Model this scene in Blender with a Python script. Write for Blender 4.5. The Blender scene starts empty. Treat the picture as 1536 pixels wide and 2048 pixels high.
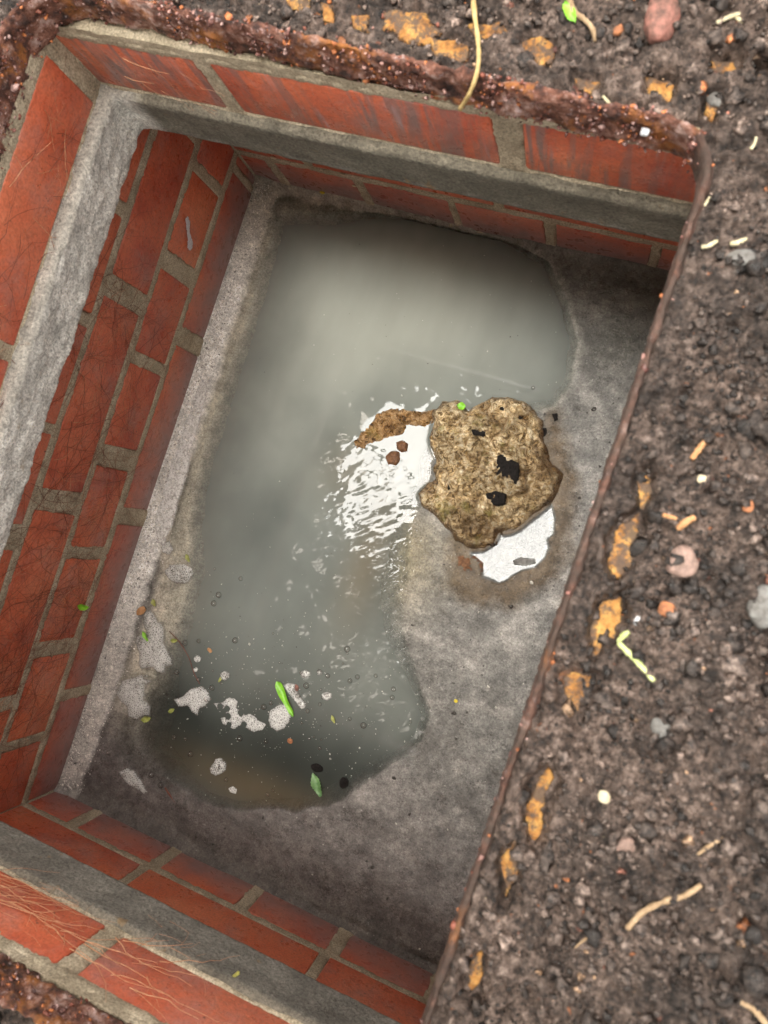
import bpy, bmesh, math, random
import numpy as np
from mathutils import Vector, Matrix, noise as mnoise

random.seed(7)
RNG = np.random.default_rng(7)
S = 0.001                      # layout numbers are millimetres

# ------------------------------------------------------------------ camera, sky, sun, exposure
scene = bpy.context.scene
CAM = np.array([512.5, 468.3, 885.1])
ROT = np.array([[0.9198231, -0.3050171, 0.2467590],
                [0.3125791, 0.9498498, 0.0089274],
                [-0.2371070, 0.0689201, 0.9690358]])
FPX = 1560.0
cam_data = bpy.data.cameras.new("camera")
cam = bpy.data.objects.new("camera", cam_data)
scene.collection.objects.link(cam)
M = Matrix([list(ROT[0]) + [CAM[0]*S], list(ROT[1]) + [CAM[1]*S], list(ROT[2]) + [CAM[2]*S], [0, 0, 0, 1]])
cam.matrix_world = M
cam_data.sensor_fit = 'VERTICAL'
cam_data.sensor_height = 36.0
cam_data.lens = FPX / 2048 * 36.0
cam_data.clip_start = 0.01
cam_data.clip_end = 200
cam_data.dof.use_dof = True
cam_data.dof.focus_distance = 0.86
cam_data.dof.aperture_fstop = 10.0
scene.camera = cam

SUN_DIR = Vector((-0.135, 0.03, 0.99)).normalized()
world = bpy.data.worlds.new("World")
scene.world = world
world.use_nodes = True
wn = world.node_tree
wn.nodes.clear()
sky = wn.nodes.new("ShaderNodeTexSky")
sky.sky_type = 'NISHITA'
sky.sun_disc = False
sky.sun_elevation = math.asin(SUN_DIR.z)
sky.sun_rotation = math.atan2(SUN_DIR.x, SUN_DIR.y)
sky.air_density = 1.0
sky.dust_density = 6.0
hs = wn.nodes.new("ShaderNodeHueSaturation")      # cloud veil: the overcast sky has little blue left
hs.inputs["Saturation"].default_value = 0.25
wt = wn.nodes.new("ShaderNodeMixRGB")
wt.blend_type = 'MULTIPLY'
wt.inputs[0].default_value = 1.0
wt.inputs[2].default_value = (1.09, 1.0, 0.89, 1)
bg = wn.nodes.new("ShaderNodeBackground")
bg.inputs[1].default_value = 0.15
wo = wn.nodes.new("ShaderNodeOutputWorld")
wn.links.new(sky.outputs[0], hs.inputs["Color"])
wn.links.new(hs.outputs[0], wt.inputs[1])
wn.links.new(wt.outputs[0], bg.inputs[0])
wn.links.new(bg.outputs[0], wo.inputs[0])

sun_data = bpy.data.lights.new("sun", 'SUN')
sun_data.energy = 0.52
sun_data.angle = math.radians(21)
sun_data.color = (0.86, 0.95, 1.0)
sun = bpy.data.objects.new("sun", sun_data)
scene.collection.objects.link(sun)
sun.rotation_euler = SUN_DIR.to_track_quat('Z', 'Y').to_euler()

scene.view_settings.view_transform = 'Standard'
scene.view_settings.look = 'None'
scene.view_settings.exposure = 1.88
scene.view_settings.gamma = 1.0
scene.view_settings.use_curve_mapping = False
scene.render.engine = 'CYCLES'
scene.cycles.max_bounces = 8
scene.cycles.transparent_max_bounces = 12

# ------------------------------------------------------------------ helpers
COL = scene.collection


def P(px, py, z=0.0):
    """world x, y (mm) of a survey point read off the photograph, lying at height z (mm)"""
    d = ROT @ np.array([(px-768)/FPX, -(py-1024)/FPX, -1.0])
    t = (z - CAM[2]) / d[2]
    return CAM[:2] + d[:2]*t


def PL(pts, z=0.0):
    return np.array([P(a, b, z) for a, b in pts])


def tag(o, label=None, cat=None, group=None, kind=None):
    if label: o['label'] = label
    if cat: o['category'] = cat
    if group: o['group'] = group
    if kind: o['kind'] = kind
    return o


def empty(name, loc=(0, 0, 0), rz=0):
    o = bpy.data.objects.new(name, None)
    o.empty_display_size = 0.01
    o.location = Vector(loc)*S
    o.rotation_euler.z = rz
    COL.objects.link(o)
    return o


def mesh_obj(name, verts, faces, mat=None, parent=None, smooth=True, loc=None, colors=None, attrs=None):
    """verts in mm; faces an (n,3|4) array or list of lists"""
    me = bpy.data.meshes.new(name)
    v = np.asarray(verts, dtype=np.float64)*S
    if isinstance(faces, np.ndarray):
        k = faces.shape[1]
        me.vertices.add(len(v)); me.vertices.foreach_set("co", v.ravel())
        me.loops.add(faces.size); me.loops.foreach_set("vertex_index", faces.ravel().astype(np.int32))
        me.polygons.add(len(faces))
        me.polygons.foreach_set("loop_start", np.arange(0, faces.size, k, dtype=np.int32))
        me.polygons.foreach_set("loop_total", np.full(len(faces), k, dtype=np.int32))
        me.update(calc_edges=True)
    else:
        me.from_pydata([tuple(a) for a in v], [], faces)
    me.polygons.foreach_set("use_smooth", np.full(len(me.polygons), smooth))
    if colors is not None:
        a = me.color_attributes.new("tint", 'FLOAT_COLOR', 'POINT')
        c = np.ones((len(v), 4)); c[:, :3] = colors
        a.data.foreach_set("color", c.ravel())
    for nm, vals in (attrs or {}).items():
        a = me.attributes.new(nm, 'FLOAT', 'POINT')
        a.data.foreach_set("value", np.asarray(vals, dtype=np.float64))
    if mat: me.materials.append(mat)
    me.validate()
    o = bpy.data.objects.new(name, me)
    COL.objects.link(o)
    if parent: o.parent = parent
    if loc is not None: o.location = Vector(loc)*S
    return o


def _hash(ix, iy, iz, seed):
    h = (ix*374761393 + iy*668265263 + iz*2147483647 + seed*974711) & 0xFFFFFFFF
    h = ((h ^ (h >> 13))*1274126177) & 0xFFFFFFFF
    h = ((h ^ (h >> 16))*2246822519) & 0xFFFFFFFF
    return ((h ^ (h >> 15)) & 0xFFFFFF) / float(0xFFFFFF)


def vnoise(x, y, z=0.0, seed=0):
    x = np.asarray(x, float); y = np.asarray(y, float); z = np.asarray(z, float) + 0*x
    ix, iy, iz = [np.floor(a).astype(np.int64) for a in (x, y, z)]
    fx, fy, fz = x-ix, y-iy, z-iz
    fx, fy, fz = [f*f*f*(f*(f*6-15)+10) for f in (fx, fy, fz)]
    r = 0
    for dx in (0, 1):
        for dy in (0, 1):
            for dz in (0, 1):
                w = (fx if dx else 1-fx)*(fy if dy else 1-fy)*(fz if dz else 1-fz)
                r = r + w*_hash(ix+dx, iy+dy, iz+dz, seed)
    return r*2-1


def fbm(x, y, z=0.0, octaves=4, seed=0, gain=0.5):
    r = 0; a = 1.0; t = 0
    c, s = math.cos(0.6), math.sin(0.6)
    x = np.asarray(x, float); y = np.asarray(y, float)
    for i in range(octaves):
        r = r + a*vnoise(x, y, z, seed+i*17); t += a
        a *= gain
        x, y = (c*x - s*y)*2.03, (s*x + c*y)*2.03
        z = np.asarray(z)*2.03
    return r/t


def worley(x, y, seed=0):
    """distance to the nearest jittered cell point, 0..~1"""
    x = np.asarray(x, float); y = np.asarray(y, float)
    ix, iy = np.floor(x).astype(np.int64), np.floor(y).astype(np.int64)
    best = np.full(x.shape, 9.0); cid = np.zeros(x.shape)
    for dx in (-1, 0, 1):
        for dy in (-1, 0, 1):
            jx = _hash(ix+dx, iy+dy, 0*ix, seed); jy = _hash(ix+dx, iy+dy, 0*ix+5, seed)
            d = np.hypot(ix+dx+jx-x, iy+dy+jy-y)
            m = d < best
            best = np.where(m, d, best); cid = np.where(m, _hash(ix+dx, iy+dy, 0*ix+9, seed), cid)
    return best, cid


def sdf(x, y, poly):
    """signed distance to a polygon, negative inside"""
    x = np.asarray(x, float); y = np.asarray(y, float)
    d = np.full(x.shape, 1e18); inside = np.zeros(x.shape, bool)
    n = len(poly)
    for i in range(n):
        ax, ay = poly[i]; bx, by = poly[(i+1) % n]
        ex, ey = bx-ax, by-ay
        wx, wy = x-ax, y-ay
        t = np.clip((wx*ex+wy*ey)/(ex*ex+ey*ey+1e-12), 0, 1)
        d = np.minimum(d, (wx-ex*t)**2+(wy-ey*t)**2)
        c = ((ay > y) != (by > y)) & (x < (bx-ax)*(y-ay)/((by-ay) + 1e-12) + ax)
        inside ^= c
    d = np.sqrt(d)
    return np.where(inside, -d, d)


def smooth(a, b, x):
    t = np.clip((x-a)/(b-a), 0, 1)
    return t*t*(3-2*t)


def grid_faces(nx, ny):
    i = np.arange(nx-1)[:, None]*ny + np.arange(ny-1)[None, :]
    return np.stack([i, i+ny, i+ny+1, i+1], -1).reshape(-1, 4)


def compact(verts, faces, *arrs):
    used = np.unique(faces)
    m = np.full(len(verts), -1, dtype=np.int64); m[used] = np.arange(len(used))
    return (verts[used], m[faces]) + tuple(a[used] for a in arrs)


# ------------------------------------------------------------------ materials
class Mat:
    def __init__(s, name):
        s.m = bpy.data.materials.new(name); s.m.use_nodes = True
        s.t = s.m.node_tree; s.t.nodes.clear()
        s.out = s.t.nodes.new("ShaderNodeOutputMaterial")
        s.b = s.t.nodes.new("ShaderNodeBsdfPrincipled")
        s.t.links.new(s.b.outputs[0], s.out.inputs[0])
        tc = s.t.nodes.new("ShaderNodeTexCoord"); s.obj = tc.outputs["Object"]
        s.geo = s.t.nodes.new("ShaderNodeNewGeometry")
        s.inf = s.t.nodes.new("ShaderNodeObjectInfo")
        s.co = s.obj
    def n(s, t, **k):
        x = s.t.nodes.new(t)
        for a, b in k.items(): setattr(x, a, b)
        return x
    def L(s, a, b): s.t.links.new(a, b)
    def put(s, sock, v):
        if hasattr(v, 'links'): s.L(v, sock)
        elif isinstance(v, (tuple, list)) and len(v) == 3 and len(sock.default_value) == 4: sock.default_value = (*v, 1)
        else: sock.default_value = v
    def random_offset(s):
        v = s.n("ShaderNodeVectorMath", operation='MULTIPLY_ADD')
        c = s.n("ShaderNodeCombineXYZ")
        for i, k in enumerate((3.1, 7.7, 5.3)):
            m = s.math('MULTIPLY', s.inf.outputs["Random"], k); s.L(m, c.inputs[i])
        s.L(s.obj, v.inputs[0]); v.inputs[1].default_value = (1, 1, 1); s.L(c.outputs[0], v.inputs[2])
        s.co = v.outputs[0]
    def world(s): s.co = s.geo.outputs["Position"]
    def stretch(s, sc):
        v = s.n("ShaderNodeVectorMath", operation='MULTIPLY'); s.L(s.co, v.inputs[0]); v.inputs[1].default_value = sc
        return v.outputs[0]
    def noise(s, scale, detail=4, rough=0.55, co=None, dist=0.0):
        x = s.n("ShaderNodeTexNoise"); s.L(co or s.co, x.inputs["Vector"])
        x.inputs["Scale"].default_value = scale; x.inputs["Detail"].default_value = detail
        x.inputs["Roughness"].default_value = rough; x.inputs["Distortion"].default_value = dist
        return x.outputs["Fac"]
    def vor(s, scale, feature='F1', out="Distance", co=None, rnd=1.0):
        x = s.n("ShaderNodeTexVoronoi", feature=feature); s.L(co or s.co, x.inputs["Vector"])
        x.inputs["Scale"].default_value = scale; x.inputs["Randomness"].default_value = rnd
        return x.outputs[out]
    def ramp(s, f, stops, interp='LINEAR'):
        x = s.n("ShaderNodeValToRGB"); s.put(x.inputs[0], f)
        x.color_ramp.interpolation = interp
        e = x.color_ramp.elements
        while len(e) > 1: e.remove(e[-1])
        for i, (p, c) in enumerate(stops):
            k = e[0] if i == 0 else e.new(p)
            k.position = p
            k.color = (c, c, c, 1) if not isinstance(c, tuple) else (*c, 1)
        return x.outputs[0]
    def math(s, op, a, b=0.0, c=0.0, clamp=False):
        x = s.n("ShaderNodeMath", operation=op, use_clamp=clamp)
        s.put(x.inputs[0], a); s.put(x.inputs[1], b)
        if op == 'MULTIPLY_ADD': s.put(x.inputs[2], c)
        return x.outputs[0]
    def mix(s, f, a, b, mode='MIX'):
        x = s.n("ShaderNodeMixRGB", blend_type=mode)
        s.put(x.inputs[0], f); s.put(x.inputs[1], a); s.put(x.inputs[2], b)
        return x.outputs[0]
    def attr(s, name, out="Color"):
        x = s.n("ShaderNodeAttribute", attribute_name=name); return x.outputs[out]
    def bump(s, h, dist, strength=1.0, prev=None):
        x = s.n("ShaderNodeBump"); s.put(x.inputs["Height"], h)
        x.inputs["Distance"].default_value = dist; x.inputs["Strength"].default_value = strength
        if prev: s.L(prev, x.inputs["Normal"])
        return x.outputs[0]
    def done(s, col=None, rough=None, normal=None, spec=None, **kw):
        if col is not None: s.put(s.b.inputs["Base Color"], col)
        if rough is not None: s.put(s.b.inputs["Roughness"], rough)
        if normal is not None: s.L(normal, s.b.inputs["Normal"])
        if spec is not None: s.put(s.b.inputs["Specular IOR Level"], spec)
        for k, v in kw.items(): s.put(s.b.inputs[k], v)
        return s.m


def brick_material(name, streaks=0.0, tide=False, dark=1.0):
    m = Mat(name); m.random_offset()
    c = m.ramp(m.noise(14, 5, 0.6), [(0.3, (0.40*dark, 0.075*dark, 0.040*dark)), (0.5, (0.60*dark, 0.152*dark, 0.072*dark)), (0.72, (0.66*dark, 0.22*dark, 0.115*dark))])
    c = m.mix(m.ramp(m.inf.outputs["Random"], [(0, 0.0), (1, 0.4)]), c, (0.38*dark, 0.07*dark, 0.05*dark))
    bloom = m.ramp(m.noise(20, 7, 0.72), [(0.50, 0.0), (0.70, 0.55)])
    c = m.mix(bloom, c, (0.36, 0.22, 0.20))
    fine = m.ramp(m.noise(420, 3, 0.6), [(0.36, 0.8), (0.5, 1.0), (0.68, 1.12)])
    c = m.mix(1.0, c, fine, 'MULTIPLY')
    pits = m.ramp(m.noise(260, 2, 0.5), [(0.70, 0.0), (0.76, 0.8)])
    c = m.mix(pits, c, (0.09, 0.05, 0.035))
    lime = m.ramp(m.noise(170, 4, 0.75), [(0.70, 0.0), (0.78, 0.5)])
    c = m.mix(lime, c, (0.5, 0.42, 0.38))
    if streaks:
        st = m.noise(1.0, 4, 0.65, co=m.stretch((95, 95, 9)), dist=0.4)
        sm = m.math('MULTIPLY', m.ramp(st, [(0.47, 0.0), (0.60, streaks)]), m.ramp(m.noise(9, 2), [(0.36, 0.2), (0.6, 1.0)]))
        c = m.mix(sm, c, (0.17, 0.13, 0.125))
        st2 = m.noise(1.0, 4, 0.65, co=m.stretch((120, 120, 14)))
        c = m.mix(m.ramp(st2, [(0.60, 0.0), (0.72, streaks*0.7)]), c, (0.42, 0.30, 0.31))
    if tide:
        sep = m.n("ShaderNodeSeparateXYZ"); m.L(m.geo.outputs["Position"], sep.inputs[0])
        zz = m.math('ADD', sep.outputs[2], m.math('MULTIPLY_ADD', m.noise(30, 5, 0.7), 0.09, -0.045))
        tm = m.ramp(m.math('MULTIPLY', zz, 10.0), [(0.12, 0.9), (0.75, 0.0)])
        c = m.mix(tm, c, m.mix(m.noise(120, 4), (0.20, 0.12, 0.11), (0.34, 0.25, 0.24)))
    nb = m.bump(m.noise(420, 4, 0.6), 0.0006, 0.6)
    nb = m.bump(m.noise(60, 3, 0.55), 0.0025, 0.5, nb)
    r = m.ramp(m.noise(90, 4, 0.6), [(0.35, 0.22), (0.65, 0.52)])
    return m.done(c, r, nb, 0.45)


BRICK = brick_material("painted_red_brick", tide=True)
BRICK_STREAK = brick_material("streaked_red_brick", streaks=0.85)
BRICK_TOP = brick_material("upper_red_brick")

m = Mat("sandy_mortar"); m.world()
c = m.ramp(m.noise(30, 6, 0.65), [(0.3, (0.28, 0.235, 0.165)), (0.5, (0.42, 0.36, 0.26)), (0.72, (0.56, 0.49, 0.37))])
c = m.mix(1.0, c, m.ramp(m.noise(600, 3, 0.6), [(0.35, 0.6), (0.65, 1.35)]), 'MULTIPLY')
c = m.mix(m.ramp(m.noise(40, 4, 0.7), [(0.62, 0.0), (0.72, 0.5)]), c, (0.17, 0.155, 0.11))
MORTAR = m.done(c, 0.85, m.bump(m.noise(500, 5, 0.7), 0.0012, 0.9), 0.3)

m = Mat("weathered_concrete"); m.world()
c = m.mix(1.0, m.attr("tint"), m.ramp(m.noise(35, 7, 0.7), [(0.3, 0.62), (0.5, 1.0), (0.72, 1.35)]), 'MULTIPLY')
c = m.mix(1.0, c, m.ramp(m.noise(420, 4, 0.7), [(0.32, 0.5), (0.5, 1.0), (0.68, 1.5)]), 'MULTIPLY')
c = m.mix(m.ramp(m.noise(55, 3, 0.6), [(0.66, 0.0), (0.73, 0.6)]), c, (0.32, 0.20, 0.08))
SLAB = m.done(c, 0.7, m.bump(m.noise(210, 7, 0.75), 0.004, 1.0), 0.45)

m = Mat("wet_benching_concrete"); m.world()
c = m.mix(1.0, m.attr("tint"), m.ramp(m.noise(45, 8, 0.72), [(0.3, 0.5), (0.5, 1.0), (0.72, 1.55)]), 'MULTIPLY')
c = m.mix(1.0, c, m.ramp(m.noise(420, 5, 0.8), [(0.34, 0.5), (0.5, 1.0), (0.66, 1.55)]), 'MULTIPLY')
pep = m.ramp(m.vor(150), [(0.10, 1.0), (0.16, 0.0)])
pep = m.math('MULTIPLY', pep, m.ramp(m.noise(28, 3), [(0.5, 0.0), (0.62, 0.85)]))
c = m.mix(pep, c, (0.03, 0.026, 0.022))
c = m.mix(m.ramp(m.noise(230, 4, 0.8), [(0.63, 0.0), (0.69, 0.6)]), c, (0.46, 0.45, 0.42))
FLOOR = m.done(c, m.ramp(m.noise(60, 5, 0.7), [(0.38, 0.15), (0.62, 0.5)]), m.bump(m.noise(360, 6, 0.75), 0.0014, 0.9), 0.5)

m = Mat("rusty_iron"); m.world()
k = m.noise(70, 6, 0.7)
c = m.ramp(k, [(0.36, (0.03, 0.016, 0.014)), (0.44, (0.10, 0.042, 0.030)), (0.52, (0.22, 0.088, 0.055)), (0.58, (0.36, 0.20, 0.155)), (0.67, (0.60, 0.44, 0.40))])
c = m.mix(m.ramp(m.noise(26, 5, 0.65), [(0.53, 0.0), (0.62, 0.8)]), c, (0.46, 0.17, 0.035))
c = m.mix(m.ramp(m.noise(190, 4, 0.7), [(0.60, 0.0), (0.68, 0.75)]), c, (0.52, 0.40, 0.40))
c = m.mix(m.ramp(m.noise(240, 4, 0.7), [(0.30, 0.8), (0.40, 0.0)]), c, (0.04, 0.025, 0.02))
sx = m.n("ShaderNodeSeparateXYZ"); m.L(m.geo.outputs["Position"], sx.inputs[0])
caked = m.math('MULTIPLY', m.ramp(sx.outputs[0], [(0.500, 0.0), (0.507, 1.0)]), m.ramp(m.noise(45, 5, 0.7), [(0.36, 0.35), (0.56, 0.95)]))
c = m.mix(caked, c, m.mix(m.noise(200, 4), (0.045, 0.028, 0.02), (0.12, 0.085, 0.068)))    # the right rim is caked in dried mud
RUST = m.done(c, m.ramp(m.noise(150, 3), [(0.4, 0.35), (0.6, 0.75)]), m.bump(m.noise(260, 6, 0.75), 0.003, 1.0), 0.5)

m = Mat("orange_rust_scale"); m.world()
c = m.ramp(m.noise(90, 6, 0.7), [(0.36, (0.09, 0.05, 0.03)), (0.48, (0.40, 0.18, 0.045)), (0.66, (0.60, 0.36, 0.11))])
c = m.mix(m.ramp(m.noise(110, 6, 0.75), [(0.47, 0.0), (0.54, 0.9)]), c, (0.10, 0.072, 0.056))
SCALE = m.done(c, 0.6, m.bump(m.noise(300, 5, 0.7), 0.002, 1.0), 0.4)
tr = m.n("ShaderNodeBsdfTransparent")      # flakes thin out raggedly at their edges
al = m.ramp(m.math('ADD', m.attr("thick", "Fac"), m.math('MULTIPLY_ADD', m.noise(150, 6, 0.8), 2.6, -1.3)), [(0.12, 0.0), (0.30, 1.0)])
mx = m.n("ShaderNodeMixShader"); m.L(al, mx.inputs[0]); m.L(tr.outputs[0], mx.inputs[1]); m.L(m.b.outputs[0], mx.inputs[2])
m.L(mx.outputs[0], m.out.inputs[0])

m = Mat("damp_soil"); m.world()
c = m.ramp(m.noise(170, 8, 0.78), [(0.40, (0.010, 0.0065, 0.005)), (0.47, (0.052, 0.035, 0.027)), (0.56, (0.125, 0.090, 0.073)), (0.66, (0.26, 0.205, 0.175))])
c = m.mix(1.0, c, m.ramp(m.noise(26, 4, 0.6), [(0.36, 0.45), (0.6, 1.35)]), 'MULTIPLY')
c = m.mix(m.ramp(m.noise(330, 3, 0.7), [(0.71, 0.0), (0.75, 0.85)]), c, (0.45, 0.36, 0.24))
c = m.mix(m.ramp(m.noise(160, 3, 0.6), [(0.70, 0.0), (0.74, 0.8)]), c, (0.40, 0.14, 0.05))
SOIL = m.done(c, m.ramp(m.noise(200, 3), [(0.4, 0.25), (0.6, 0.7)]), m.bump(m.noise(600, 5, 0.7), 0.0015, 1.0), 0.55)

m = Mat("soil_crumbs"); m.world()
c = m.ramp(m.noise(260, 7, 0.75), [(0.40, (0.014, 0.009, 0.007)), (0.5, (0.080, 0.057, 0.046)), (0.62, (0.22, 0.17, 0.143))])
c = m.mix(1.0, c, m.attr("tint"), 'MULTIPLY')
CRUMB = m.done(c, m.ramp(m.noise(300, 2), [(0.4, 0.22), (0.6, 0.7)]), m.bump(m.noise(700, 4, 0.7), 0.001, 0.9), 0.55)

m = Mat("encrusted_sludge"); m.world()
w = m.noise(110, 8, 0.75, dist=1.2)
c = m.ramp(w, [(0.38, (0.05, 0.028, 0.012)), (0.44, (0.24, 0.155, 0.062)), (0.50, (0.52, 0.38, 0.20)), (0.56, (0.68, 0.56, 0.36)), (0.64, (0.80, 0.73, 0.56))])
c = m.mix(m.ramp(m.noise(38, 4, 0.6), [(0.58, 0.0), (0.68, 0.55)]), c, (0.34, 0.31, 0.09))
c = m.mix(m.ramp(m.noise(330, 5, 0.85, dist=2.5), [(0.40, 0.9), (0.475, 0.0)]), c, (0.07, 0.042, 0.02))
c = m.mix(1.0, c, m.attr("tint"), 'MULTIPLY')
SLUDGE = m.done(c, m.ramp(m.noise(200, 3), [(0.4, 0.15), (0.6, 0.55)]), m.bump(m.noise(420, 7, 0.8, dist=1.5), 0.0028, 1.0), 0.5)


def simple(name, a, b, scale=200, rough=0.6, bump=0.001, spec=0.5, world=False, **kw):
    m = Mat(name)
    if world: m.world()
    c = m.ramp(m.noise(scale, 5, 0.65), [(0.35, a), (0.65, b)])
    return m.done(c, rough, m.bump(m.noise(scale*1.7, 4, 0.65), bump, 0.9), spec, **kw)


BLACK_SOIL = simple("black_crumb", (0.003, 0.0026, 0.0024), (0.016, 0.013, 0.012), 500, 0.85, 0.002, 0.25)
BROWN_LUMP = simple("brown_sludge", (0.07, 0.028, 0.012), (0.22, 0.105, 0.045), 330, 0.35, 0.002)
STRAW = simple("straw", (0.38, 0.26, 0.10), (0.58, 0.44, 0.20), 160, 0.6)
PALE_STRAW = simple("pale_straw", (0.50, 0.45, 0.28), (0.68, 0.62, 0.42), 200, 0.6)
GREEN_STALK = simple("pale_green_stalk", (0.38, 0.46, 0.14), (0.58, 0.64, 0.30), 150, 0.5)
TWIG = simple("brown_twig", (0.26, 0.17, 0.09), (0.46, 0.33, 0.20), 250, 0.7)
WOOD_CHIP = simple("orange_wood", (0.42, 0.20, 0.08), (0.58, 0.33, 0.16), 300, 0.7)
RED_STONE = simple("reddish_stone", (0.10, 0.055, 0.042), (0.36, 0.16, 0.125), 170, 0.7, 0.0015)
PINK_STONE = simple("pinkish_stone", (0.15, 0.10, 0.08), (0.34, 0.23, 0.19), 170, 0.7, 0.0015)
ORANGE_STONE = simple("orange_stone", (0.20, 0.08, 0.04), (0.50, 0.20, 0.08), 220, 0.7, 0.0015)
GREY_STONE = simple("grey_stone", (0.085, 0.078, 0.07), (0.21, 0.21, 0.20), 120, 0.6, 0.0015)
WHITE_STONE = simple("pale_chip", (0.42, 0.44, 0.47), (0.62, 0.64, 0.66), 220, 0.5, 0.0008)
CREAM_STONE = simple("cream_chip", (0.48, 0.40, 0.26), (0.66, 0.58, 0.42), 220, 0.6, 0.0008)
YELLOW = simple("yellow_fleck", (0.55, 0.42, 0.02), (0.68, 0.56, 0.06), 220, 0.6, 0.0008)
LEAF = simple("fresh_green_leaf", (0.13, 0.38, 0.015), (0.28, 0.62, 0.05), 110, 0.4, 0.0006)
LEAF_DULL = simple("dull_green_leaf", (0.06, 0.16, 0.05), (0.17, 0.30, 0.12), 200, 0.4, 0.0006)
LEAF_YELLOW = simple("yellow_green_leaf", (0.20, 0.23, 0.04), (0.38, 0.40, 0.12), 200, 0.45, 0.0006)
DARK_ROOT = simple("dark_red_root", (0.09, 0.022, 0.012), (0.22, 0.06, 0.03), 300, 0.6, 0.0003, world=True)
PALE_ROOT = simple("pale_root", (0.42, 0.17, 0.08), (0.66, 0.38, 0.22), 300, 0.5, 0.0003, world=True)
GRIT = Mat("grit"); GRIT.world()
GRIT = GRIT.done(GRIT.mix(1.0, GRIT.ramp(GRIT.noise(300, 3), [(0.3, 0.6), (0.7, 1.3)]), GRIT.attr("tint"), 'MULTIPLY'), 0.35, None, 0.6)
LIME = simple("lime_bloom", (0.50, 0.47, 0.50), (0.70, 0.67, 0.70), 500, 0.8, 0.0006)

# murky water: turbidity follows the real depth stored on the mesh
m = Mat("murky_water"); m.world()
nt = m.t
depth = m.attr("depth", "Fac")
opac = m.math('SUBTRACT', 1.0, m.math('POWER', 2.71828, m.math('MULTIPLY', depth, -1.0/7.5)))
dif = m.n("ShaderNodeBsdfDiffuse"); m.put(dif.inputs[0], m.attr("tint"))
tr = m.n("ShaderNodeBsdfTransparent")
mx = m.n("ShaderNodeMixShader"); m.L(opac, mx.inputs[0]); m.L(tr.outputs[0], mx.inputs[1]); m.L(dif.outputs[0], mx.inputs[2])
gl = m.n("ShaderNodeBsdfGlossy"); gl.inputs["Roughness"].default_value = 0.0
fr = m.n("ShaderNodeFresnel"); fr.inputs[0].default_value = 1.34
mx2 = m.n("ShaderNodeMixShader"); m.L(fr.outputs[0], mx2.inputs[0]); m.L(mx.outputs[0], mx2.inputs[1]); m.L(gl.outputs[0], mx2.inputs[2])
m.L(mx2.outputs[0], m.out.inputs[0])
nt.nodes.remove(m.b)
WATER = m.m

m = Mat("swirled_puddle_film"); m.world()
swirl = m.noise(120, 5, 0.7, dist=1.8)
a = m.ramp(swirl, [(0.42, 0.08), (0.5, 0.30), (0.54, 0.7), (0.58, 0.2), (0.7, 0.35)])
dif = m.n("ShaderNodeBsdfDiffuse"); dif.inputs[0].default_value = (0.20, 0.22, 0.235, 1)  # milky swirls partly stand in for sky reflected off the puddle
tr = m.n("ShaderNodeBsdfTransparent")
mx = m.n("ShaderNodeMixShader"); m.L(a, mx.inputs[0]); m.L(tr.outputs[0], mx.inputs[1]); m.L(dif.outputs[0], mx.inputs[2])
gl = m.n("ShaderNodeBsdfGlossy"); gl.inputs["Roughness"].default_value = 0.0
m.L(m.bump(m.noise(60, 4, 0.6, dist=1.0), 0.0004, 0.3), gl.inputs["Normal"])
fr = m.n("ShaderNodeFresnel"); fr.inputs[0].default_value = 1.31
mx2 = m.n("ShaderNodeMixShader"); m.L(fr.outputs[0], mx2.inputs[0]); m.L(mx.outputs[0], mx2.inputs[1]); m.L(gl.outputs[0], mx2.inputs[2])
m.L(mx2.outputs[0], m.out.inputs[0])
m.t.nodes.remove(m.b)
FILM = m.m

m = Mat("soap_foam"); m.random_offset()
cell = m.vor(420, 'DISTANCE_TO_EDGE')
big = m.vor(190)
c = m.ramp(cell, [(0.0, (0.82, 0.82, 0.80)), (0.12, (0.52, 0.52, 0.50)), (0.35, (0.27, 0.27, 0.26))])
c = m.mix(m.ramp(big, [(0.10, 0.85), (0.17, 0.0)]), c, (0.09, 0.09, 0.085))
dif = m.b; m.put(dif.inputs["Base Color"], c); dif.inputs["Roughness"].default_value = 0.25
m.L(m.bump(cell, 0.001, 0.8), dif.inputs["Normal"])
tr = m.n("ShaderNodeBsdfTransparent")
al = m.ramp(m.attr("thick", "Fac"), [(0.0, 0.12), (0.3, 0.6), (0.8, 0.85)])
mx = m.n("ShaderNodeMixShader"); m.L(al, mx.inputs[0]); m.L(tr.outputs[0], mx.inputs[1]); m.L(dif.outputs[0], mx.inputs[2])
m.L(mx.outputs[0], m.out.inputs[0])
FOAM = m.m

m = Mat("white_froth"); m.world()
cell = m.vor(300, 'DISTANCE_TO_EDGE')
c = m.ramp(cell, [(0.0, (0.9, 0.9, 0.89)), (0.2, (0.75, 0.75, 0.74)), (0.5, (0.45, 0.45, 0.43))])
m.put(m.b.inputs["Base Color"], c); m.b.inputs["Roughness"].default_value = 0.15
m.L(m.bump(cell, 0.002, 1.0), m.b.inputs["Normal"])
tr = m.n("ShaderNodeBsdfTransparent")
al = m.math('MULTIPLY', m.ramp(m.attr("thick", "Fac"), [(0.0, 0.0), (0.4, 0.9)]), m.ramp(m.noise(120, 5, 0.75), [(0.40, 0.1), (0.52, 1.0)]))
mx = m.n("ShaderNodeMixShader"); m.L(al, mx.inputs[0]); m.L(tr.outputs[0], mx.inputs[1]); m.L(m.b.outputs[0], mx.inputs[2])
m.L(mx.outputs[0], m.out.inputs[0])
FROTH = m.m

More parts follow.
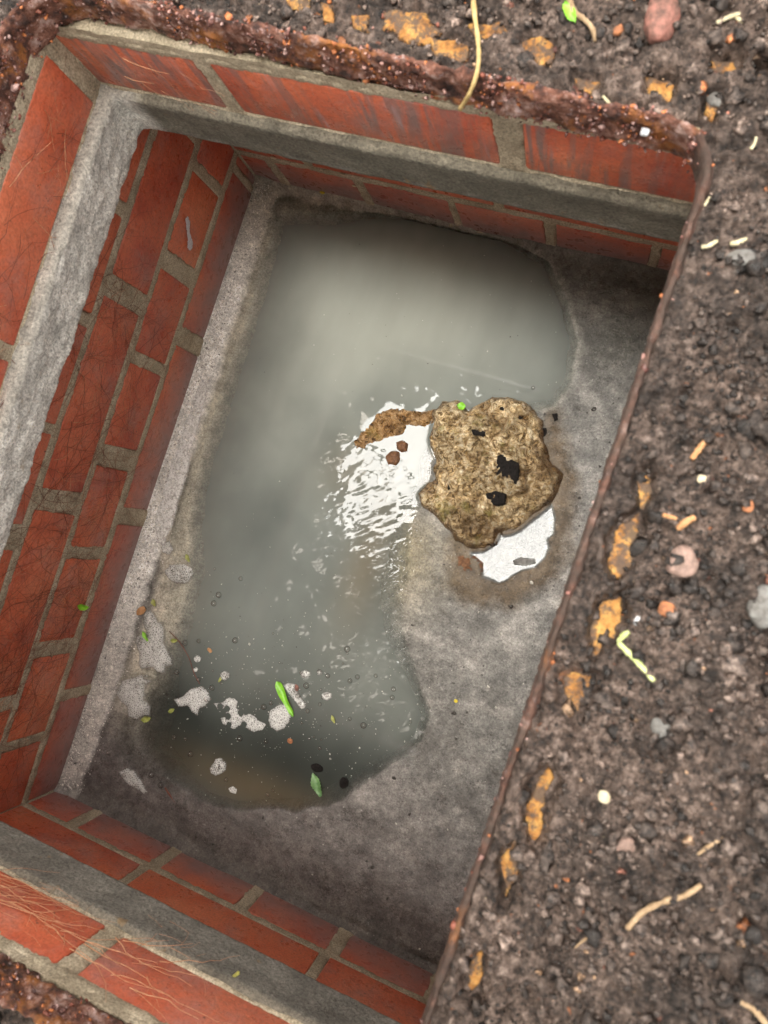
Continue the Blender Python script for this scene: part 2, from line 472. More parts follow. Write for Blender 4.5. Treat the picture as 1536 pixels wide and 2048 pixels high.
m = Mat("bubble_skin")
lw = m.n("ShaderNodeLayerWeight"); lw.inputs[0].default_value = 0.42
gl = m.n("ShaderNodeBsdfGlossy"); gl.inputs["Roughness"].default_value = 0.02; gl.inputs[0].default_value = (0.9, 0.9, 0.9, 1)
tr = m.n("ShaderNodeBsdfTransparent"); tr.inputs[0].default_value = (0.93, 0.93, 0.92, 1)
mx = m.n("ShaderNodeMixShader"); m.L(m.ramp(lw.outputs["Facing"], [(0.0, 0.07), (0.5, 0.12), (0.8, 0.35)]), mx.inputs[0]); m.L(gl.outputs[0], mx.inputs[2])
dd_ = m.n("ShaderNodeBsdfDiffuse"); dd_.inputs[0].default_value = (0.03, 0.03, 0.028, 1)
d2_ = m.n("ShaderNodeBsdfDiffuse"); d2_.inputs[0].default_value = (0.7, 0.7, 0.68, 1)
m1_ = m.n("ShaderNodeMixShader"); m.L(m.ramp(lw.outputs["Facing"], [(0.25, 0.0), (0.45, 0.8), (0.62, 0.8), (0.7, 0.0)]), m1_.inputs[0]); m.L(tr.outputs[0], m1_.inputs[1]); m.L(dd_.outputs[0], m1_.inputs[2])
m3_ = m.n("ShaderNodeMixShader"); m.L(m.ramp(lw.outputs["Facing"], [(0.72, 0.0), (0.82, 0.8)]), m3_.inputs[0]); m.L(m1_.outputs[0], m3_.inputs[1]); m.L(d2_.outputs[0], m3_.inputs[2])  # dark ring and white rim paint in the bubble's outline and highlight
m.L(m3_.outputs[0], mx.inputs[1])
m.L(mx.outputs[0], m.out.inputs[0]); m.t.nodes.remove(m.b)
BUBBLE = m.m

# ------------------------------------------------------------------ survey of the chamber (mm)
LEN = 806.0          # far wall at y = LEN, near wall at y = 0
WID = 612.0          # right wall, hidden from the photograph
WATER_Z = -3.0
WATER_POLY = PL([(512, 378), (640, 384), (760, 402), (900, 433), (1000, 462), (1095, 520), (1140, 610), (1158, 690), (1142, 770), (1110, 815),
                 (1000, 830), (880, 850), (862, 930), (850, 1000), (830, 1050), (830, 1120), (820, 1190), (815, 1260), (828, 1320), (848, 1385), (862, 1430), (845, 1480),
                 (800, 1520), (745, 1560), (690, 1600), (600, 1622), (480, 1622), (340, 1600), (262, 1555), (232, 1470), (252, 1380), (292, 1290),
                 (322, 1225), (340, 1140), (335, 1060), (350, 960), (385, 840), (422, 720), (465, 590), (500, 480)], WATER_Z)
CLUMP_POLY = PL([(768+a/2, 683+b/2) for a, b in [(230, 235), (290, 230), (335, 268), (380, 240), (430, 215), (500, 222), (560, 240), (600, 270), (632, 310),
                 (640, 380), (690, 480), (725, 530), (700, 600), (675, 655), (600, 700), (540, 755), (470, 775), (452, 805), (400, 835), (330, 832), (280, 800),
                 (255, 755), (200, 700), (140, 650), (128, 605), (165, 570), (200, 545), (188, 500), (205, 480), (180, 420), (175, 380), (190, 320), (180, 285)]], 14)
PUDDLE_Z = 3.0
PUDDLE_POLY = PL([(768+a/2, 683+b/2) for a, b in [(345, 845), (400, 842), (430, 822), (455, 800), (470, 768), (480, 780), (510, 775), (545, 760), (580, 730), (630, 690), (672, 656), (683, 700), (678, 770),
                  (655, 790), (660, 825), (640, 870), (600, 905), (550, 915), (515, 935), (490, 955), (460, 965), (425, 950), (397, 940), (392, 910), (382, 880), (358, 862)]], PUDDLE_Z)
DEPOSIT_POLY = PL([(1100, 830), (1130, 900), (1145, 960), (1135, 1040), (1130, 1110), (1090, 1165), (1020, 1205), (950, 1200), (900, 1170), (905, 1080), (1000, 1040), (1080, 960), (1090, 900)], 5)


def floor_height(x, y):
    d = sdf(x, y, WATER_POLY) + 5*fbm(x/38, y/38, seed=3)
    soft = smooth(210, 90, x); qs = P(810, 1160); softr = np.exp(-(((x-qs[0])/55)**2+((y-qs[1])/90)**2))
    wet = -44*(1-np.exp(np.minimum(d + 26*soft + 4*softr, 0)/(42+70*soft+110*softr))) - 3 - 1.3*soft*smooth(0, -10, d)
    dry = np.clip(d, 0, 200)
    h = np.where(d < 0, wet, -3 + 7*(1-np.exp(-dry/45)) + 0.012*dry)
    # steep lip of the channel on its right side
    h += 2.2*fbm(x/26, y/26, seed=11) * smooth(-60, 20, d)
    h += (0.55-0.3*smooth(30, 0, np.abs(d)))*fbm(x/6, y/6, seed=12, octaves=3)
    # mortar fillet at the walls
    e = np.minimum(np.minimum.reduce([x*1.0, (y+16)*1.0, (LEN-y+24)*1.0, WID-x+10]), 90) + 3.0*fbm(x/14, y/14, seed=5)
    h = h*(1-smooth(29, 20, e)) + smooth(30, 20, e)*(4.0 + 6*smooth(24, 4, e)) + 6*np.exp(-np.maximum(np.minimum(y, LEN-y), 0)/7)
    # scum deposit around the lump
    dd = sdf(x, y, DEPOSIT_POLY) + 4*fbm(x/12, y/12, seed=21)
    h += 7*smooth(14, -14, dd)
    dp = sdf(x, y, PUDDLE_POLY)
    bowl = PUDDLE_Z - 2.5 + 0.6*fbm(x/8, y/8, seed=8)
    h = np.where(dp < 0, bowl, np.where(dp < 9, np.maximum(h, PUDDLE_Z + 0.1 + dp*0.45 + 0.5*fbm(x/5, y/5, seed=9)), h))
    return h


def floor_tint(x, y):
    def mixc(c, f, d): return c*(1-f[..., None]) + np.array(d)*f[..., None]
    d = sdf(x, y, WATER_POLY)
    c = np.zeros(x.shape+(3,)) + np.array((0.155, 0.150, 0.138))
    n1 = fbm(x/48, y/48, seed=31, octaves=6, gain=0.62); n2 = fbm(x/17, y/17, seed=32, octaves=5, gain=0.6)
    c = mixc(c, smooth(0.0, 0.5, n1)*0.8, (0.27, 0.255, 0.235))
    c = mixc(c, smooth(0.05, 0.5, -n1)*0.7, (0.095, 0.09, 0.08))
    c = mixc(c, smooth(0.15, 0.5, n2)*0.5, (0.34, 0.32, 0.29))
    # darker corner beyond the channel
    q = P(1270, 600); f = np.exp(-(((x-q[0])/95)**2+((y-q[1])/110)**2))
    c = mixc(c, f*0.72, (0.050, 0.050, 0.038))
    # brown-violet tone at the near end
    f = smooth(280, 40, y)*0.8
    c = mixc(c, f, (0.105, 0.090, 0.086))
    c = mixc(c, smooth(8, -8, d)*smooth(450, 600, y)*0.8, (0.36, 0.345, 0.30))
    # beige shallows on the left, lifted to make up for dim light
    f = smooth(250, 110, x)*smooth(60, 200, y)*smooth(20, 4, d)
    c = mixc(c, f*0.95, (0.50, 0.455, 0.375))
    # pale gritty fillet on the left, whitened for light missing there
    e = x + 4*fbm(x/14, y/14, seed=5)
    f = smooth(31, 22, e)*smooth(LEN-10, LEN-170, y)
    c = mixc(c, f, (0.80, 0.79, 0.76))
    c = mixc(c, smooth(330, 130, y)*f*0.6, (0.25, 0.205, 0.17))
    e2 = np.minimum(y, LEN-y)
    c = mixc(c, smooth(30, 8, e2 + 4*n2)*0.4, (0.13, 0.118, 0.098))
    # brown deposit round the lump
    dd = sdf(x, y, DEPOSIT_POLY) + 9*n2
    c = mixc(c, smooth(18, -8, dd)*0.85, (0.10, 0.068, 0.036))
    # yellow-brown film in the shallows below the lump
    q = P(800, 1120); f = np.exp(-(((x-q[0])/45)**2+((y-q[1])/60)**2))
    c = mixc(c, f*0.7, (0.24, 0.20, 0.11))
    c *= (1+0.35*fbm(x/5, y/5, seed=33))[..., None]
    dp = sdf(x, y, PUDDLE_POLY)
    c = mixc(c, smooth(1.5, 0, dp)*1.0, (0.17, 0.175, 0.17))
    return np.clip(c, 0.01, 0.9)


# ------------------------------------------------------------------ the chamber floor
step = 2.0
gx = np.arange(-6, WID+6.1, step); gy = np.arange(-6, LEN+6.1, step)
X, Y = np.meshgrid(gx, gy, indexing='ij')
H = floor_height(X, Y)
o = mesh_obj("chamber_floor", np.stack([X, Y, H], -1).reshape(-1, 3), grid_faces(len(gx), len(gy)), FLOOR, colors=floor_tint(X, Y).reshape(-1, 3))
tag(o, kind='structure')

# ------------------------------------------------------------------ water
step = 1.6
gx = np.arange(2, 560, step); gy = np.arange(4, LEN-4, step)
X, Y = np.meshgrid(gx, gy, indexing='ij')
FH = floor_height(X, Y)
W = np.full(X.shape, WATER_Z)
# small steep wavelets where the inflow disturbs the surface beside the lump
q1 = P(750, 960); q2 = P(700, 1080); q3 = P(765, 1240); q4 = P(770, 1370)
mask = np.exp(-(((X-q1[0])/52)**2+((Y-q1[1])/50)**2)*1.2) + 0.75*np.exp(-(((X-q2[0])/58)**2+((Y-q2[1])/34)**2)) \
     + 0.55*np.exp(-(((X-q3[0])/40)**2+((Y-q3[1])/70)**2)) + 0.4*np.exp(-(((X-q4[0])/35)**2+((Y-q4[1])/60)**2))
cl = PL([(775, 860), (850, 860), (860, 960), (800, 900)])
u = X*0.80 + Y*0.60; v = -X*0.60 + Y*0.80
wob = 6*fbm(X/30, Y/30, seed=41)
rip = 0.10*vnoise((u+wob)/13, v/5.6, seed=42) + 0.055*vnoise((u-wob)/7, v/3.4, seed=43) + 0.05*vnoise(u/18, v/9.5, seed=47)
W += rip*np.clip(mask*smooth(P(700, 835)[1], P(700, 905)[1], Y), 0, 1)*2.1
mask_up = 1
W += 0.012*fbm(X/70, Y/70, seed=44, octaves=2)
dc = sdf(X, Y, CLUMP_POLY)
W += 0.7*np.exp(-np.abs(dc)/2.5) + 0.012*np.sin(dc/2.2)*np.exp(-np.abs(dc)/10)
depth = np.clip(W-FH, 0, 60)
base = np.array((0.155, 0.170, 0.158))
tint = np.zeros(X.shape+(3,)) + base
def blob(px, py, rx, ry, rot=0.0):
    q = P(px, py); dx, dy = X-q[0], Y-q[1]
    c, s = math.cos(rot), math.sin(rot); a, b = dx*c+dy*s, -dx*s+dy*c
    return np.exp(-((a/rx)**2+(b/ry)**2))[..., None]
n = fbm(X/90, Y/90, seed=45)[..., None]
sw = fbm(X/35, Y/120, seed=46)[..., None]
pale = np.clip(blob(770, 590, 130, 110)*1.2 + blob(560, 760, 60, 90)*0.35 + blob(620, 900, 60, 70)*0.3 + 0.25*n, 0, 1)  # milky sediment, partly standing in for brightness reflected off the water
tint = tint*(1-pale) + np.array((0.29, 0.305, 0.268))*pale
dk = np.clip(blob(560, 1000, 28, 80, -0.3)*0.35 + blob(560, 1530, 190, 85)*1.0 + blob(290, 1460, 60, 75)*0.95 + np.clip(-n, 0, 1)*0.25, 0, 1)  # near-end dark zones paint the dim light into the water colour
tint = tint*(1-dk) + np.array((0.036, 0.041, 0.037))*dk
br = np.clip(blob(735, 1120, 28, 85)*0.5 + blob(690, 940, 30, 40)*0.3 + blob(560, 1610, 160, 28)*0.6, 0, 1)
tint = tint*(1-br) + np.array((0.14, 0.105, 0.06))*br
tint *= 1+0.12*sw
keep = (FH < W+1.0)
verts = np.stack([X, Y, W], -1).reshape(-1, 3)
f = grid_faces(len(gx), len(gy)); f = f[keep.ravel()[f].any(1)]
verts, f, tc, dep = compact(verts, f, tint.reshape(-1, 3), depth.ravel())
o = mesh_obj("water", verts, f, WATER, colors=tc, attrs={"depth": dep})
tag(o, kind='structure')

# puddle film
def film(poly, z, name, mat, step=1.2, grow=1.0):
    lo = poly.min(0)-4; hi = poly.max(0)+4
    gx = np.arange(lo[0], hi[0], step); gy = np.arange(lo[1], hi[1], step)
    X, Y = np.meshgrid(gx, gy, indexing='ij'); d = sdf(X, Y, poly)
    Z = np.full(X.shape, z) + 0.7*np.exp(-np.abs(d-grow)/1.3) + 0.10*np.exp(-np.abs(d+3.5)/1.4)
    f = grid_faces(len(gx), len(gy)); f = f[(d.ravel()[f] < grow).all(1)]
    v, f = compact(np.stack([X, Y, Z], -1).reshape(-1, 3), f)
    return mesh_obj(name, v, f, mat)
tag(film(PUDDLE_POLY, PUDDLE_Z, "puddle", FILM), "shiny pale puddle reflecting the sky at the foot of the sludge lump", "puddle")


# ------------------------------------------------------------------ brick walls
def brick_mesh(name, L, Hh, D, mat, seed):
    """a bevelled brick with worn, slightly wandering arrises; local x = along, y = depth (face at 0, body to +D), z = up"""
    r = random.Random(seed)
    bm = bmesh.new()
    bmesh.ops.create_cube(bm, size=1.0)
    for v in bm.verts:
        v.co.x *= L; v.co.z *= Hh; v.co.y = (v.co.y+0.5)*D
        v.co.x += r.uniform(-1.2, 1.2); v.co.z += r.uniform(-1.0, 1.0); v.co.y += r.uniform(-0.5, 0.5)
    bmesh.ops.bevel(bm, geom=list(bm.edges), offset=1.8, segments=2, affect='EDGES', profile=0.6)
    for v in bm.verts: v.co *= S
    me = bpy.data.meshes.new(name); bm.to_mesh(me); bm.free()
    me.polygons.foreach_set("use_smooth", np.full(len(me.polygons), True))
    me.materials.append(mat)
    return me


def place_brick(me, parent, pos, u, nrm):
    """u: unit vector along the wall, nrm: unit vector into the chamber"""
    o = bpy.data.objects.new("brick", me); COL.objects.link(o)
    u = Vector(u); y = -Vector(nrm); z = Vector((0, 0, 1))
    if u.cross(y).z < 0: u = -u
    m4 = Matrix((u, y, z)).transposed().to_4x4()
    m4 = m4 @ Matrix.Rotation(random.uniform(-0.012, 0.012), 4, 'Y') @ Matrix.Rotation(random.uniform(-0.008, 0.008), 4, 'Z')
    m4.translation = Vector(pos)*S
    o.parent = parent
    o.matrix_local = Matrix.Translation(-parent.location) @ m4
    return o


def brick_wall(name, label, origin, u, nrm, length, courses, mat, seed, z_lo, z_hi, depth=95, mstep=2.6, joint_rough=1.0, proud=0.0):
    """courses: list of (z0, z1, [(joint centre, joint width, lean)...]) measured along u from origin"""
    root = empty(name, (origin[0], origin[1], z_lo))
    tag(root, label, "wall" if 'wall' in name else "brickwork")
    o = np.array(origin, float); u = np.array(u, float); nv = np.array(nrm, float)
    k = 0
    cells = []
    for (z0, z1, joints) in courses:
        js = sorted(joints)
        edges = [(-20, 0.0)]+[(j[0], j[1]) for j in js]+[(length+20, 0.0)]
        for a, b in zip(edges[:-1], edges[1:]):
            s0 = a[0]+a[1]/2; s1 = b[0]-b[1]/2
            if s1-s0 < 12: continue
            s0c, s1c = max(s0, 0.5), min(s1, length-0.5)
            if s1c-s0c < 8: continue
            cells.append((s0c, s1c, z0, z1))
            k += 1
            me = brick_mesh("brick", s1c-s0c, z1-z0, depth, mat, seed*100+k)
            p = o + u*((s0c+s1c)/2) + nv*(random.uniform(-1.0, 0.8)+proud)
            place_brick(me, root, (p[0], p[1], (z0+z1)/2), u, nv)
    # the mortar: one recessed, trowelled sheet that stays behind each brick face and swells at the joints
    su = np.arange(-3, length+3.1, mstep); sz = np.arange(z_lo, z_hi+0.1, mstep*0.85)
    A, B = np.meshgrid(su, sz, indexing='ij')
    inb = np.full(A.shape, -1e9)
    for (s0, s1, z0, z1) in cells:
        inb = np.maximum(inb, np.minimum.reduce([A-s0, s1-A, B-z0, z1-B]))
    wob = 2.3*fbm(A/11, B/11, seed=seed+60, octaves=4) + 0.8*vnoise(A/3.0, B/3.0, seed=seed+64)
    off = -9*smooth(0.2, 3.2, inb + wob*joint_rough) + smooth(1.5, -1.5, inb)*(1.3*fbm(A/18, B/18, seed=seed+61, octaves=3) + 0.8) - 0.3
    off += 0.5*fbm(A/4, B/4, seed=seed+62, octaves=2)
    pts = o[None, None, :2] + A[..., None]*u[:2] + off[..., None]*nv[:2]
    V = np.concatenate([pts, B[..., None]], -1).reshape(-1, 3)
    V -= np.array((origin[0], origin[1], z_lo))
    f = grid_faces(len(su), len(sz))
    mesh_obj("mortar", V, f, MORTAR, parent=root)
    return root


def J(start, pitch, lo, hi, w=12, jit=4, seed=1):
    r = random.Random(seed); out = []
    n = int((lo-start)/pitch)-1
    x = start + n*pitch
    while x < hi:
        if lo < x < hi: out.append((x+r.uniform(-jit, jit)*0.3, w+r.uniform(-2, 3)))
        x += pitch
    return out


Z1, Z2, Z3, Z4 = (0, 65), (75, 140), (150, 215), (225, 289)
brick_wall("brick_wall", "long red brick side wall with four courses hung with fine roots, left of the water",
           (0, 0, 0), (0, 1, 0), (1, 0, 0), LEN,
           [(*Z1, [(133, 13), (358, 20), (583, 22), (790, 10)]),
            (*Z2, [(86, 12), (198, 18), (311, 14), (424, 25), (536, 14), (648, 22), (755, 13)]),
            (*Z3, [(141, 16), (366, 24), (591, 24), (778, 12)]),
            (*Z4, [(100, 12), (212, 12), (325, 26), (437, 12), (549, 12), (662, 14), (770, 12)])],
           BRICK, 1, -12, 291)
brick_wall("brick_wall", "low red brick end wall below the ledge at the far end of the water",
           (0, LEN, 0), (1, 0, 0), (0, -1, 0), WID,
           [(*Z1, J(153, 112.5, 20, WID, 11, seed=3)), (*Z2, J(97, 225, 20, WID, 12, seed=4)), (*Z3, J(40, 112.5, 20, WID, 12, seed=5)), (*Z4, J(153, 225, 20, WID, 12, seed=6))],
           BRICK, 2, -12, 291)
brick_wall("brick_wall", "shaded red brick end wall in two visible courses at the near end of the chamber",
           (0, 0, 0), (1, 0, 0), (0, 1, 0), WID,
           [(*Z1, J(64, 112.5, 20, WID, 15, seed=7)), (*Z2, [(172, 10), (395, 12)]), (*Z3, J(64, 112.5, 20, WID, 12, seed=8)), (*Z4, J(120, 225, 20, WID, 12, seed=9))],
           BRICK, 3, -12, 291)
brick_wall("brick_wall", "red brick side wall hidden under the right rim of the opening",
           (WID, 0, 0), (0, 1, 0), (-1, 0, 0), LEN,
           [(*Z1, J(100, 225, 20, LEN, 12, seed=11)), (*Z2, J(60, 112.5, 20, LEN, 12, seed=12)), (*Z3, J(140, 225, 20, LEN, 12, seed=13)), (*Z4, J(60, 112.5, 20, LEN, 12, seed=14))],
           BRICK, 4, -12, 291)

# upper course, set on the concrete slab
UL, UR, UB, UT = 30.5, 548.0, 101.0, 725.5
ZU = (342, 403)
brick_wall("brick_course", "single upper course of red bricks on the left side above the pale concrete ledge", (UL, UB, 0), (0, 1, 0), (1, 0, 0), UT-UB,
           [(*ZU, [(165, 14), (390, 14), (614, 12)])], BRICK_TOP, 5, 336, 417, depth=80)
brick_wall("brick_course", "single upper course of streaky red bricks under the rusty rim at the far side", (UL, UT, 0), (1, 0, 0), (0, -1, 0), UR-UL,
           [(*ZU, [(129, 14), (355, 20)])], BRICK_STREAK, 6, 336, 417, depth=80)
brick_wall("brick_course", "single upper course of red bricks at the near side, crossed by pale roots", (UL, UB, 0), (1, 0, 0), (0, 1, 0), UR-UL,
           [(*ZU, [(22, 12), (247, 15), (472, 14)])], BRICK_TOP, 7, 336, 417, depth=80)
brick_wall("brick_course", "upper course of red bricks hidden beneath the soil of the right side", (UR, UB, 0), (0, 1, 0), (-1, 0, 0), UT-UB,
           [(*ZU, [(165, 14), (390, 14), (614, 12)])], BRICK_TOP, 8, 336, 417, depth=80)


# ------------------------------------------------------------------ rings: concrete slab and iron frame
def ring_points(xl, xr, yb, yt, radii, n_side, n_corner, ns_long):
    """closed loop, counter-clockwise from the middle of the bottom-left corner"""
    rbl, rbr, rtr, rtl = radii
    pts = []; nrm = []
    def arc(cx, cy, r, a0, a1):
        for i in range(n_corner):
            a = a0 + (a1-a0)*(i+0.5)/n_corner
            pts.append((cx+r*math.cos(a), cy+r*math.sin(a))); nrm.append((math.cos(a), math.sin(a)))
    def seg(p, q, n, nn):
        for i in range(n+1):
            t = i/n
            pts.append((p[0]+(q[0]-p[0])*t, p[1]+(q[1]-p[1])*t)); nrm.append(nn)
    pi = math.pi
    seg((xl+rbl, yb), (xr-rbr, yb), n_side, (0, -1))
    arc(xr-rbr, yb+rbr, rbr, -pi/2, 0)
    seg((xr, yb+rbr), (xr, yt-rtr), ns_long, (1, 0))
    arc(xr-rtr, yt-rtr, rtr, 0, pi/2)
    seg((xr-rtr, yt), (xl+rtl, yt), n_side, (0, 1))
    arc(xl+rtl, yt-rtl, rtl, pi/2, pi)
    seg((xl, yt-rtl), (xl, yb+rbl), ns_long, (-1, 0))
    arc(xl+rbl, yb+rbl, rbl, pi, 1.5*pi)
    return np.array(pts), np.array(nrm)


def ring_loft(name, base, radii, profile, mat, n_side=200, n_long=260, n_corner=14, disp=None, parent=None, tint=None, skew=None):
    """profile: list of (outward offset, z); outward along the loop normal"""
    pts, nrm = ring_points(*base, radii, n_side, n_corner, n_long)
    n = len(pts); rings = []
    prof = np.array(profile, float)
    # profile normal for displacement
    tan = np.gradient(prof, axis=0); tan /= np.linalg.norm(tan, axis=1)[:, None]
    pn = np.stack([tan[:, 1], -tan[:, 0]], -1)*-1
    V = []
    for (o_, z), (no, nz) in zip(prof, pn):
        x = pts[:, 0]+nrm[:, 0]*o_; y = pts[:, 1]+nrm[:, 1]*o_; zz = np.full(n, z)
        if skew is not None: y = y + skew(x, y)
        if disp is not None:
            d = disp(x, y, zz, o_)
            x = x + nrm[:, 0]*no*d; y = y + nrm[:, 1]*no*d; zz = zz + nz*d
        V.append(np.stack([x, y, zz], -1))
    V = np.array(V)
    m_ = len(prof)
    i = np.arange(m_-1)[:, None]*n; j = np.arange(n)[None, :]; j2 = (j+1) % n
    f = np.stack([i+j, i+j2, i+n+j2, i+n+j], -1).reshape(-1, 4)
    V = V.reshape(-1, 3)
    return mesh_obj(name, V, f, mat, parent=parent, colors=None if tint is None else tint(V))


def subdivide(pr, mx):
    out = [pr[0]]
    for a, b in zip(pr[:-1], pr[1:]):
        n = max(1, int(math.ceil(math.hypot(b[0]-a[0], b[1]-a[1])/mx)))
        for i in range(1, n+1): out.append((a[0]+(b[0]-a[0])*i/n, a[1]+(b[1]-a[1])*i/n))
    return out


def slab_disp(x, y, z, o_):
    left = smooth(60, 45, x)
    a = 1.0*fbm(x/16+z/9, y/16, z/16, seed=71) + 0.45*fbm(x/4, y/4, z/4, seed=72, octaves=3)
    return a*(0.7+1.3*left) + left*0.8*vnoise(x/6+z/7, y/6.5, z/6, seed=76)


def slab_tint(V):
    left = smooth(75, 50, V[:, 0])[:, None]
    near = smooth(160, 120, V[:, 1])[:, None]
    c = np.array((0.185, 0.178, 0.142))*(1-left) + np.array((0.74, 0.73, 0.68))*left  # left side paler, partly its stronger light put into the colour
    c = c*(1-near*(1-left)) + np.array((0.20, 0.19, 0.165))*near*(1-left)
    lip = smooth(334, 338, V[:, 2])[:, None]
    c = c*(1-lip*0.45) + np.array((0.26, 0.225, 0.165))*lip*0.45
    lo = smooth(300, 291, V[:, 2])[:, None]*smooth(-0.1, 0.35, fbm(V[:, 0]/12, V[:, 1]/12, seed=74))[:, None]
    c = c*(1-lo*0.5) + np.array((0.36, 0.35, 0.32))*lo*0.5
    # green-grey algae and tan stains
    n = fbm(V[:, 0]/28, V[:, 1]/28, V[:, 2]/28, seed=73)[:, None]
    c = c*(1+0.25*n)
    return np.clip(c, 0.02, 0.9)


pr = subdivide([(60, 341), (14, 341), (1.0, 339.5), (-1.2, 337), (-1.6, 334), (0, 316), (0.2, 290), (3, 287.2), (40, 287)], 2.6)
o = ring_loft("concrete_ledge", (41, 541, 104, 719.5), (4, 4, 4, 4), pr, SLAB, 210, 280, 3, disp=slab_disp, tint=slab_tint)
tag(o, "rough grey concrete ledge running round the chamber between lower walls and upper bricks", "ledge")


def frame_disp(x, y, z, o_):
    k = 1-0.5*smooth(480, 505, x)
    return 3.2*k*fbm(x/11, y/11, z/11, seed=81) + 2.4*k*fbm(x/4.2, y/4.2, z/4.2, seed=82, octaves=3)


def frame_skew(x, y):
    t = np.clip((x-30)/480, 0, 1)
    return smooth(400, 700, y)*(11-20*t)


bed = ring_loft("mortar_bed", (UL, UR, UB, UT), (4, 4, 4, 4), subdivide([(0.4, 400), (-0.6, 404), (-0.2, 408.5), (2.5, 411.2), (14, 411.5), (45, 411.5)], 2.4), MORTAR, 200, 240, 3,
                disp=lambda x, y, z, o_: 1.1*fbm(x/9, y/9, z/9, seed=131)+0.6*fbm(x/3, y/3, z/3, seed=132, octaves=2))
tag(bed, "rough tan mortar bed squeezed between upper bricks and rusty frame", "mortar bed")
FB = (31, 511.5, 97, 727)
pr = subdivide([(16, 408), (3, 408.5), (0.5, 413), (0, 420), (-0.2, 436), (0.3, 442), (1.6, 444.5), (3.4, 444), (4.8, 439), (7, 431), (30, 430), (62, 429.5), (64, 420)], 2.2)
frame = empty("manhole_frame", (FB[0], FB[2], 411))
tag(frame, "rusty cast iron manhole frame round the opening, half buried in soil", "manhole frame")
o = ring_loft("frame_body", FB, (26, 26, 26, 47), pr, RUST, 230, 300, 22, disp=frame_disp, skew=frame_skew)
o.parent = frame; o.matrix_parent_inverse = Matrix.Translation(-frame.location)

# ------------------------------------------------------------------ ground: one soil sheet out to the horizon
SCALES = [  # exposed rust on the flange: photo outline, height
    ([(1222, 1060), (1280, 1022), (1287, 1085), (1262, 1130), (1235, 1165), (1215, 1130)]),
    ([(1205, 1200), (1252, 1180), (1248, 1230), (1225, 1275), (1190, 1310), (1185, 1250)]),
    ([(1115, 1350), (1150, 1335), (1195, 1350), (1180, 1400), (1155, 1445), (1125, 1400)]),
    ([(1060, 1560), (1100, 1525), (1115, 1560), (1090, 1620), (1070, 1690), (1050, 1640)]),
    ([(930, 1930), (965, 1905), (975, 1960), (950, 2010), (925, 1990)]),
    ([(1045, 82), (1085, 70), (1112, 85), (1108, 122), (1080, 130), (1050, 110)]),
    ([(760, 10), (850, 18), (890, 55), (860, 90), (800, 75), (755, 50)]),
    ([(930, 42), (1000, 40), (1010, 62), (950, 70)]),
    ([(1420, 120), (1470, 118), (1475, 140), (1425, 145)]),
    ([(1510, 140), (1536, 135), (1545, 170), (1515, 165)]),
    ([(1410, 190), (1440, 200), (1425, 240), (1410, 220)]),
    ([(640, 0), (665, 0), (665, 40), (645, 35)]),
    ([(560, -20), (620, -10), (615, 20), (570, 15)]),
    ([(860, 70), (940, 85), (935, 120), (870, 105)]),
    ([(1150, 150), (1200, 160), (1190, 190), (1150, 180)]),
    ([(1290, 150), (1350, 165), (1340, 200), (1295, 185)]),
    ([(1270, 960), (1300, 930), (1305, 985), (1285, 1010)]),
    ([(1000, 1720), (1030, 1690), (1035, 1760), (1010, 1800)]),
    ([(700, 25), (740, 20), (735, 60), (700, 50)]),
]
SC_W = [PL(s, 436) for s in SCALES]


def ring_dist(x, y):
    """distance outwards from the frame's inner edge (negative in the opening)"""
    yy = y - frame_skew(x, y)
    cx, cy = (FB[0]+FB[1])/2, (FB[2]+FB[3])/2
    hx, hy = (FB[1]-FB[0])/2, (FB[3]-FB[2])/2; r = 28
    qx, qy = np.abs(x-cx)-hx+r, np.abs(yy-cy)-hy+r
    return np.hypot(np.maximum(qx, 0), np.maximum(qy, 0)) + np.minimum(np.maximum(qx, qy), 0) - r


def soil_height(x, y, fine=True):
    e = ring_dist(x, y)
    right = smooth(505, 530, x)*smooth(720, 600, y)
    far = smooth(700, 740, y)
    cover = 437.5 + right*(4 + 0.06*np.clip(e, 0, 300)) + smooth(35, 95, e)*10
    cover = cover + far*smooth(380, 540, x)*smooth(4, 30, e)*7 - far*smooth(420, 250, x)*4.5
    cover = cover + right*smooth(560, 200, y)*smooth(20, 120, e)*16
    cover = cover + smooth(150, 60, y)*(-3)
    h = cover + 5.0*fbm(x/34, y/34, seed=91)
    if fine:
        w1, id1 = worley(x/11.0 + 0.5*vnoise(x/9, y/9, seed=1), y/11.0, seed=92)
        w2, id2 = worley(x/4.6, y/4.6 + 0.4*vnoise(x/4, y/4, seed=2), seed=93)
        h = h + (0.55-w1)*10.0*(0.3+id1) + 3.5*fbm(x/7, y/7, seed=98) + (0.5-w2)*4.2*(0.4+id2) + 1.1*fbm(x/2.3, y/2.3, seed=94, octaves=2)
    # fade to the rim so that the iron lip stays visible
    lip = smooth(11, 2.5, e)*(1-right) + smooth(4.5, 2.5, e)*right
    h = h*(1-lip) + np.minimum(h, 434.5+11.5*right)*lip
    for s in SC_W:
        lo = s.min(0)-12; hi = s.max(0)+12
        mm = (x > lo[0]) & (x < hi[0]) & (y > lo[1]) & (y < hi[1])
        if not mm.any(): continue
        d = sdf(x[mm], y[mm], s) + 1.5*vnoise(x[mm]/4, y[mm]/4, seed=95)
        k = smooth(5, -1.5, d)
        h[mm] = h[mm]*(1-k) + 431.0*k
    q = P(1510, 1330, 455)          # hollow in the soil at the right
    h = h - 26*np.exp(-(((x-q[0]-6)/13)**2+((y-q[1])/20)**2))
    # natural ground further out
    far_out = smooth(150, 1500, e)
    return h + far_out*30*fbm(x/900, y/900, seed=96, octaves=3)


def axis(parts):
    out = []
    for a, b, st in parts: out += list(np.arange(a, b, st))
    return np.array(out)


